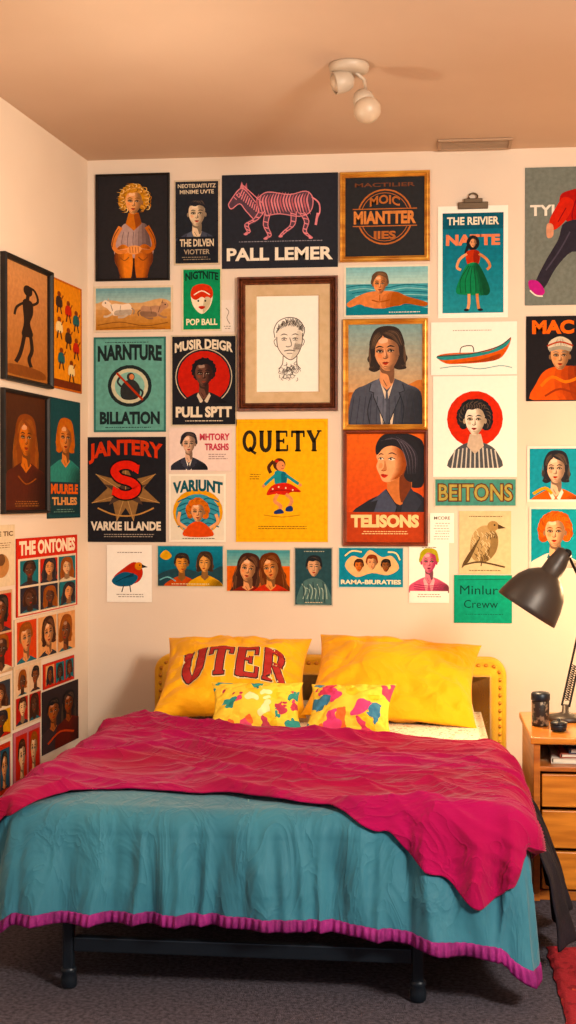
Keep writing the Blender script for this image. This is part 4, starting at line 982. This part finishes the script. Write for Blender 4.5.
def letter_mesh(txt,cx,cy,w,h,th,bend,grow,m,pw,phh,pt,seed,lift,parent,name,pin=.09):
    bm=bmesh.new(); n=len(txt); gap=.16; cw=w/(n+(n-1)*gap)
    for i,ch in enumerate(txt):
        ox=cx-w/2+i*cw*(1+gap)
        for pts,k in GL[ch]:
            PT=[(ox+x*cw,cy-h/2+y*h) for x,y in pts]
            if grow:
                (ax,ay),(bx,by)=PT[0],PT[1]; l=math.dist(PT[0],PT[1]); PT[0]=(ax-(bx-ax)/l*grow,ay-(by-ay)/l*grow)
                (ax,ay),(bx,by)=PT[-1],PT[-2]; l=math.dist(PT[-1],PT[-2]); PT[-1]=(ax-(bx-ax)/l*grow,ay-(by-ay)/l*grow)
            for q in strip(PT,cw*th*k+2*grow):
                vs=[bm.verts.new((x,y,0)) for x,y in q]; bm.faces.new(vs)
    bmesh.ops.subdivide_edges(bm,edges=bm.edges[:],cuts=6,use_grid_fill=True)
    for w_ in bm.verts:
        x,y=w_.co.x,w_.co.y; y+=bend*(1-((x-cx)/(w/2))**2)
        u=x/(pw/2); q=y/(phh/2)
        for _ in range(4): u=x/(pw/2*(1-pin*(1-q*q))); q=y/(phh/2*(1-pin*(1-u*u)))
        w_.co=Vector((x,y,ph(u,q,pt,seed)+lift))
    me=bpy.data.meshes.new(name); bm.to_mesh(me); bm.free(); me.materials.append(m)
    o=bpy.data.objects.new(name,me); COL.objects.link(o); o.parent=parent; return o
for g,mm,nm,lf in((.0065,m_letp,'lettering_edge',.002),(.0038,m_letd,'lettering_outline',.0034),(0,m_letr,'lettering',.0048)):
    letter_mesh('UTER',.005,-.03,.385,.165,.31,.012,g,mm,.56,.47,.19,2,lf,p1,nm)
m_cus=voro_mat('multicoloured_print',['#e9b820','#d8456a','#e9c93c','#2f8c84','#e86a2c','#f4e2a0','#b83a50'],19,.8,'#edc437',dist=.46)
m_cus2=voro_mat('multicoloured_print_pink',['#e9b820','#e0407a','#efcf50','#3c7c9c','#e86a2c','#e0407a','#d83c60'],16,.8,'#eec83c',dist=.46)
top(pillow(.315,.220,.11,m_cus,(-.560,-.990,.528),rr(40,0,5),4,'cushion',.12),'small cushion in yellow, pink and teal print','cushion','small patterned cushions')
c2=top(pillow(.292,.220,.11,m_cus2,(-.245,-1.0,.528),rr(40,-2,-7),6,'cushion',.12),'small yellow cushion with pink and blue figures','cushion','small patterned cushions')

# ------------------------------------------------------------ nightstand
m_wood=mat('oak','#bf6f20',.4,c2='#9c5416',scale=5,stretch=(1,1,9),bump=.1,bscale=30,coat=.2)
m_wood2=mat('oak_drawer','#d9882a',.32,c2='#b86c1c',scale=5,stretch=(1,1,10),bump=.06,bscale=30,coat=.4)
m_in=mat('dark_handle_vent_shade','#2c1c12',.8)
NX0,NX1,NY0,NY1=.330,.80,-1.30,-.84
nc=((NX0+NX1)/2,(NY0+NY1)/2); W=NX1-NX0; Dp=NY1-NY0
ns=top(empty('nightstand',(nc[0],nc[1],0)),'light oak nightstand with open slot and three drawers beside the bed','nightstand')
boxes('body',[(-W/2+.01,0,.24,.02,Dp,.48),(W/2-.01,0,.24,.02,Dp,.48),(0,Dp/2-.01,.24,W-.04,.015,.46),(0,0,.40,W-.04,Dp-.03,.015),(0,0,.015,W-.04,Dp-.03,.03)],m_wood,ns,bev=.002)
boxes('tabletop',[(0,0,.49,W+.02,Dp+.02,.022)],m_wood2,ns,bev=.004)
for i,(z0,z1) in enumerate([(.285,.39),(.16,.28),(.035,.155)]):
    dr=boxes('drawer',[(0,-Dp/2+.008,(z0+z1)/2,W-.05,.018,z1-z0-.006),(0,-.01,(z0+z1)/2-.01,W-.07,Dp-.08,z1-z0-.04)],m_wood2,ns,bev=.003)
    boxes('handle',[(0,-Dp/2-.012,z1-.03,.11,.014,.012),(-.045,-Dp/2-.003,z1-.03,.01,.012,.01),(.045,-Dp/2-.003,z1-.03,.01,.012,.01)],m_in,dr,bev=.002)
cols=['#d8cfc0','#a8543c','#35506a']
m_page=mat('page_paper','#e2d8c4',.9)
z=.4085
for i,c in enumerate(cols):
    h=[.018,.014,.016][i]
    mb=mat('book_cover_%s'%['cream','rust','navy'][i],c,.6)
    e=empty('book',(nc[0]-.07+.02*i,nc[1]-.04,z)); e.rotation_euler=(0,0,.05*(i-1))
    boxes('cover',[(0,0,.001,.2,.27,.002),(0,0,h-.001,.2,.27,.002),(-.099,0,h/2,.002,.27,h)],mb,e,bev=0)
    boxes('pages',[(.002,0,h/2,.19,.26,h-.005)],m_page,e,bev=0)
    top(e,['cream paperback lying in the nightstand slot','rust covered paperback lying in the nightstand slot','navy paperback on top of the pile'][i],'book','books in the nightstand slot')
    z+=h+.0005
m_can=mat('dark_patterned_tin','#2b2622',.45,.3,c2='#8a7a64',scale=60,lo=.5,hi=.58)
jar=top(empty('canister',(.368,-1.10,.502)),'dark patterned tin canister on the nightstand','canister')
lathe('tin_body',[(.026,0),(.028,.003),(.028,.075),(.026,.08)],m_can,jar)
lathe('lid',[(.029,.08),(.030,.083),(.030,.1),(.026,.105),(.01,.108)],m_dark,jar)
dish=top(empty('small_pot',(.415,-1.20,.502)),'small black round pot on the nightstand','small pot')
lathe('pot_body',[(.018,0),(.024,.003),(.026,.018),(.024,.022)],m_dark,dish)
lathe('pot_lid',[(.027,.022),(.027,.026),(.02,.030),(.006,.031),(.006,.037),(.002,.039)],m_dark,dish)

# ------------------------------------------------------------ desk lamp
m_lamp=mat('black_lamp_metal','#3a322d',.42,.2,spec=.5)
m_arm=mat('black_lamp_arm','#100e0d',.65,0,spec=.2)
m_bulb=mat('warm_bulb',(1,.62,.28),.4,emit=6)
lb=Vector((.458,-.99,.502))
lamp=top(empty('desk_lamp',lb),'black articulated desk lamp with bell shade on the nightstand','desk lamp')
lathe('lamp_base',[(.058,0),(.06,.004),(.058,.014),(.03,.02),(.012,.026),(.01,.05)],m_lamp,lamp)
E=Vector((.528,-1.04,.90))-lb; Hd=Vector((.455,-1.06,1.050))-lb; Bs=Vector((0,0,.045))
dE=(E-Bs).normalized(); sidev=Vector((0,1,0)); ax1=dE.cross(sidev).normalized()
for k in(-1,1):
    tube('arm',[Bs+ax1*.012*k,E+ax1*.012*k],.0036,m_arm,lamp)
    tube('arm',[E+sidev*.012*k,Hd+sidev*.012*k],.0036,m_arm,lamp)
    sp=[];A=Bs+dE*.02+sidev*.016*k;Bq=Bs+dE*.14+sidev*.016*k
    for i in range(121):
        t=i/120; an=t*2*pi*15; sp.append(A+(Bq-A)*t+ax1*.006*math.cos(an)+sidev*.006*math.sin(an))
    tube('spring',sp,.0012,m_arm,lamp,seg=6)
q=Vector((0,1,0)).to_track_quat('Z','Y')
lathe('elbow_joint',[(.012,-.02),(.016,-.016),(.016,.016),(.012,.02)],m_arm,lamp,tuple(E),quat=q,seg=20)
rim=Vector((.325,-1.06,.866))-lb; ax=(Vector((.448,-1.06,1.055))-lb-rim).normalized(); qs=ax.to_track_quat('Z','Y')
prof=[(.104,0),(.106,.002),(.103,.02),(.097,.05),(.086,.085),(.068,.115),(.045,.135),(.034,.142),(.033,.18),(.028,.2),(.026,.225),(.012,.232)]
inner=[(max(r-.003,.001),z) for r,z in prof[:9]][::-1]
lathe('lamp_shade',inner+prof,m_lamp,lamp,tuple(rim),quat=qs,seg=56,cap=False)
lathe('bulb',[(.0001,.04),(.015,.043),(.026,.055),(.029,.07),(.024,.088),(.014,.105),(.013,.135)],m_bulb,lamp,tuple(rim),quat=qs,seg=24)
lathe('head_joint',[(.01,-.022),(.013,-.018),(.013,.018),(.01,.022)],m_arm,lamp,tuple(Hd),quat=q,seg=20)

# ------------------------------------------------------------ ceiling spotlight + vent
m_sil=mat('off_white_enamel','#b8a590',.45,.0); m_wh=mat('frosted_bulb','#bfa88f',.4)
cl=top(empty('ceiling_light',(-.245,-1.08,H-.001)),'off-white ceiling spotlight with two swivel heads','ceiling light')
lathe('mount_plate',[(.064,0),(.066,-.006),(.062,-.022),(.05,-.028),(.012,-.03)],m_sil,cl)
def head(dirv,base,L=.075):
    qd=Vector(dirv).normalized().to_track_quat('Z','Y')
    s=lathe('spot_head',[(.012,-.02),(.026,-.012),(.033,0),(.036,.02),(.037,L),(.035,L+.002),(.033,L),(.033,L-.01)],m_sil,cl,base,quat=qd,cap=False)
    lathe('bulb',[(.0001,L+.012),(.015,L+.009),(.027,L-.001),(.032,L-.012),(.031,L-.03)][::-1],m_wh,s,(0,0,0),cap=False)
head((-.85,-.25,-.25),(-.005,.0,-.05),.045)
tube('swivel_arm',[(0,0,-.02),(0,0,-.05)],.007,m_sil,cl)
tube('swivel_arm',[(.02,0,-.025),(.05,0,-.05),(.055,-.005,-.09)],.006,m_sil,cl)
qd=Vector((.3,-.35,-.9)).normalized().to_track_quat('Z','Y')
s=lathe('spot_head',[(.012,-.025),(.024,-.018),(.034,0),(.036,.022),(.034,.024)],m_sil,cl,(.045,-.005,-.11),quat=qd)
lathe('bulb',[(.03,.02),(.041,.033),(.045,.05),(.041,.068),(.028,.083),(.012,.09),(.0001,.092)],m_wh,s,(0,0,0),cap=False)
m_vent=mat('vent_metal','#a8886a',.5,.1)
vt=top(empty('ceiling_vent',(.195,-.10,H-.001)),'long slatted metal air vent in the ceiling','air vent')
boxes('vent_frame',[(0,-.065,-.004,.29,.014,.008),(0,.065,-.004,.29,.014,.008),(-.139,0,-.004,.012,.13,.008),(.139,0,-.004,.012,.13,.008)],m_vent,vt,bev=.001)
boxes('louvre',[(0,-.05+i*.0167,-.003,.27,.007,.004) for i in range(7)],m_vent,vt,bev=0)
boxes('vent_shade_sheet',[(0,0,-.0008,.27,.12,.0012)],m_in,vt,bev=0)  # flat dark sheet, the shade between the slats put in as colour

# ------------------------------------------------------------ rug
m_rug=voro_mat('red_rug_pile',['#8c1c24','#a82430','#7a1620','#b8402c','#8c1c24'],26,.95,'#96202a',.6)
def fr(u,w):
    x=.33+u*1.0+.008*nz(w*30,u*3); y=-1.72-w*1.5+.008*nz(u*30,w*3)
    e=min(u,1-u,w,1-w); return Vector((x,y,.004+.009*min(1,e/.012)+.0025*nz(u*90,w*130)))
v,f=grid(160,220,fr)
top(mk('rug',v,f,m_rug,smooth=True),'deep red rug on the grey carpet','rug')

# ------------------------------------------------------------ lights
def area(name,loc,tgt,size,e,c):
    l=bpy.data.lights.new(name,'AREA'); l.energy=e; l.color=c; l.size=size
    o=bpy.data.objects.new(name,l); COL.objects.link(o); o.location=loc
    o.rotation_euler=(Vector(tgt)-Vector(loc)).to_track_quat('-Z','Y').to_euler(); return o
def point(name,loc,e,c,r=.03):
    l=bpy.data.lights.new(name,'POINT'); l.energy=e; l.color=c; l.shadow_soft_size=r
    o=bpy.data.objects.new(name,l); COL.objects.link(o); o.location=loc; return o
area('key_light',(1.45,-4.1,2.0),(-.5,0,1.45),.5,116,(1,.90,.76))
area('fill_light',(-1.0,-5.6,1.6),(-.3,-1,.6),1.6,7,(.8,.84,1))
point('added_room_light',(-.8,-1.6,1.9),14,(1,.84,.62),.05)  # added light without a fixture, brightens left wall and throws the spotlight's shadow right
point('desk_lamp_light',(.312,-1.06,.85),10,(1,.62,.30),.02)
point('added_side_light',(.95,-.5,1.0),24,(1,.62,.28),.08)  # added light out of view, strengthens the warm glow on the right
w=bpy.data.worlds.new('world'); sc.world=w; w.use_nodes=True
w.node_tree.nodes['Background'].inputs[0].default_value=(.66,.62,.80,1); w.node_tree.nodes['Background'].inputs[1].default_value=.13
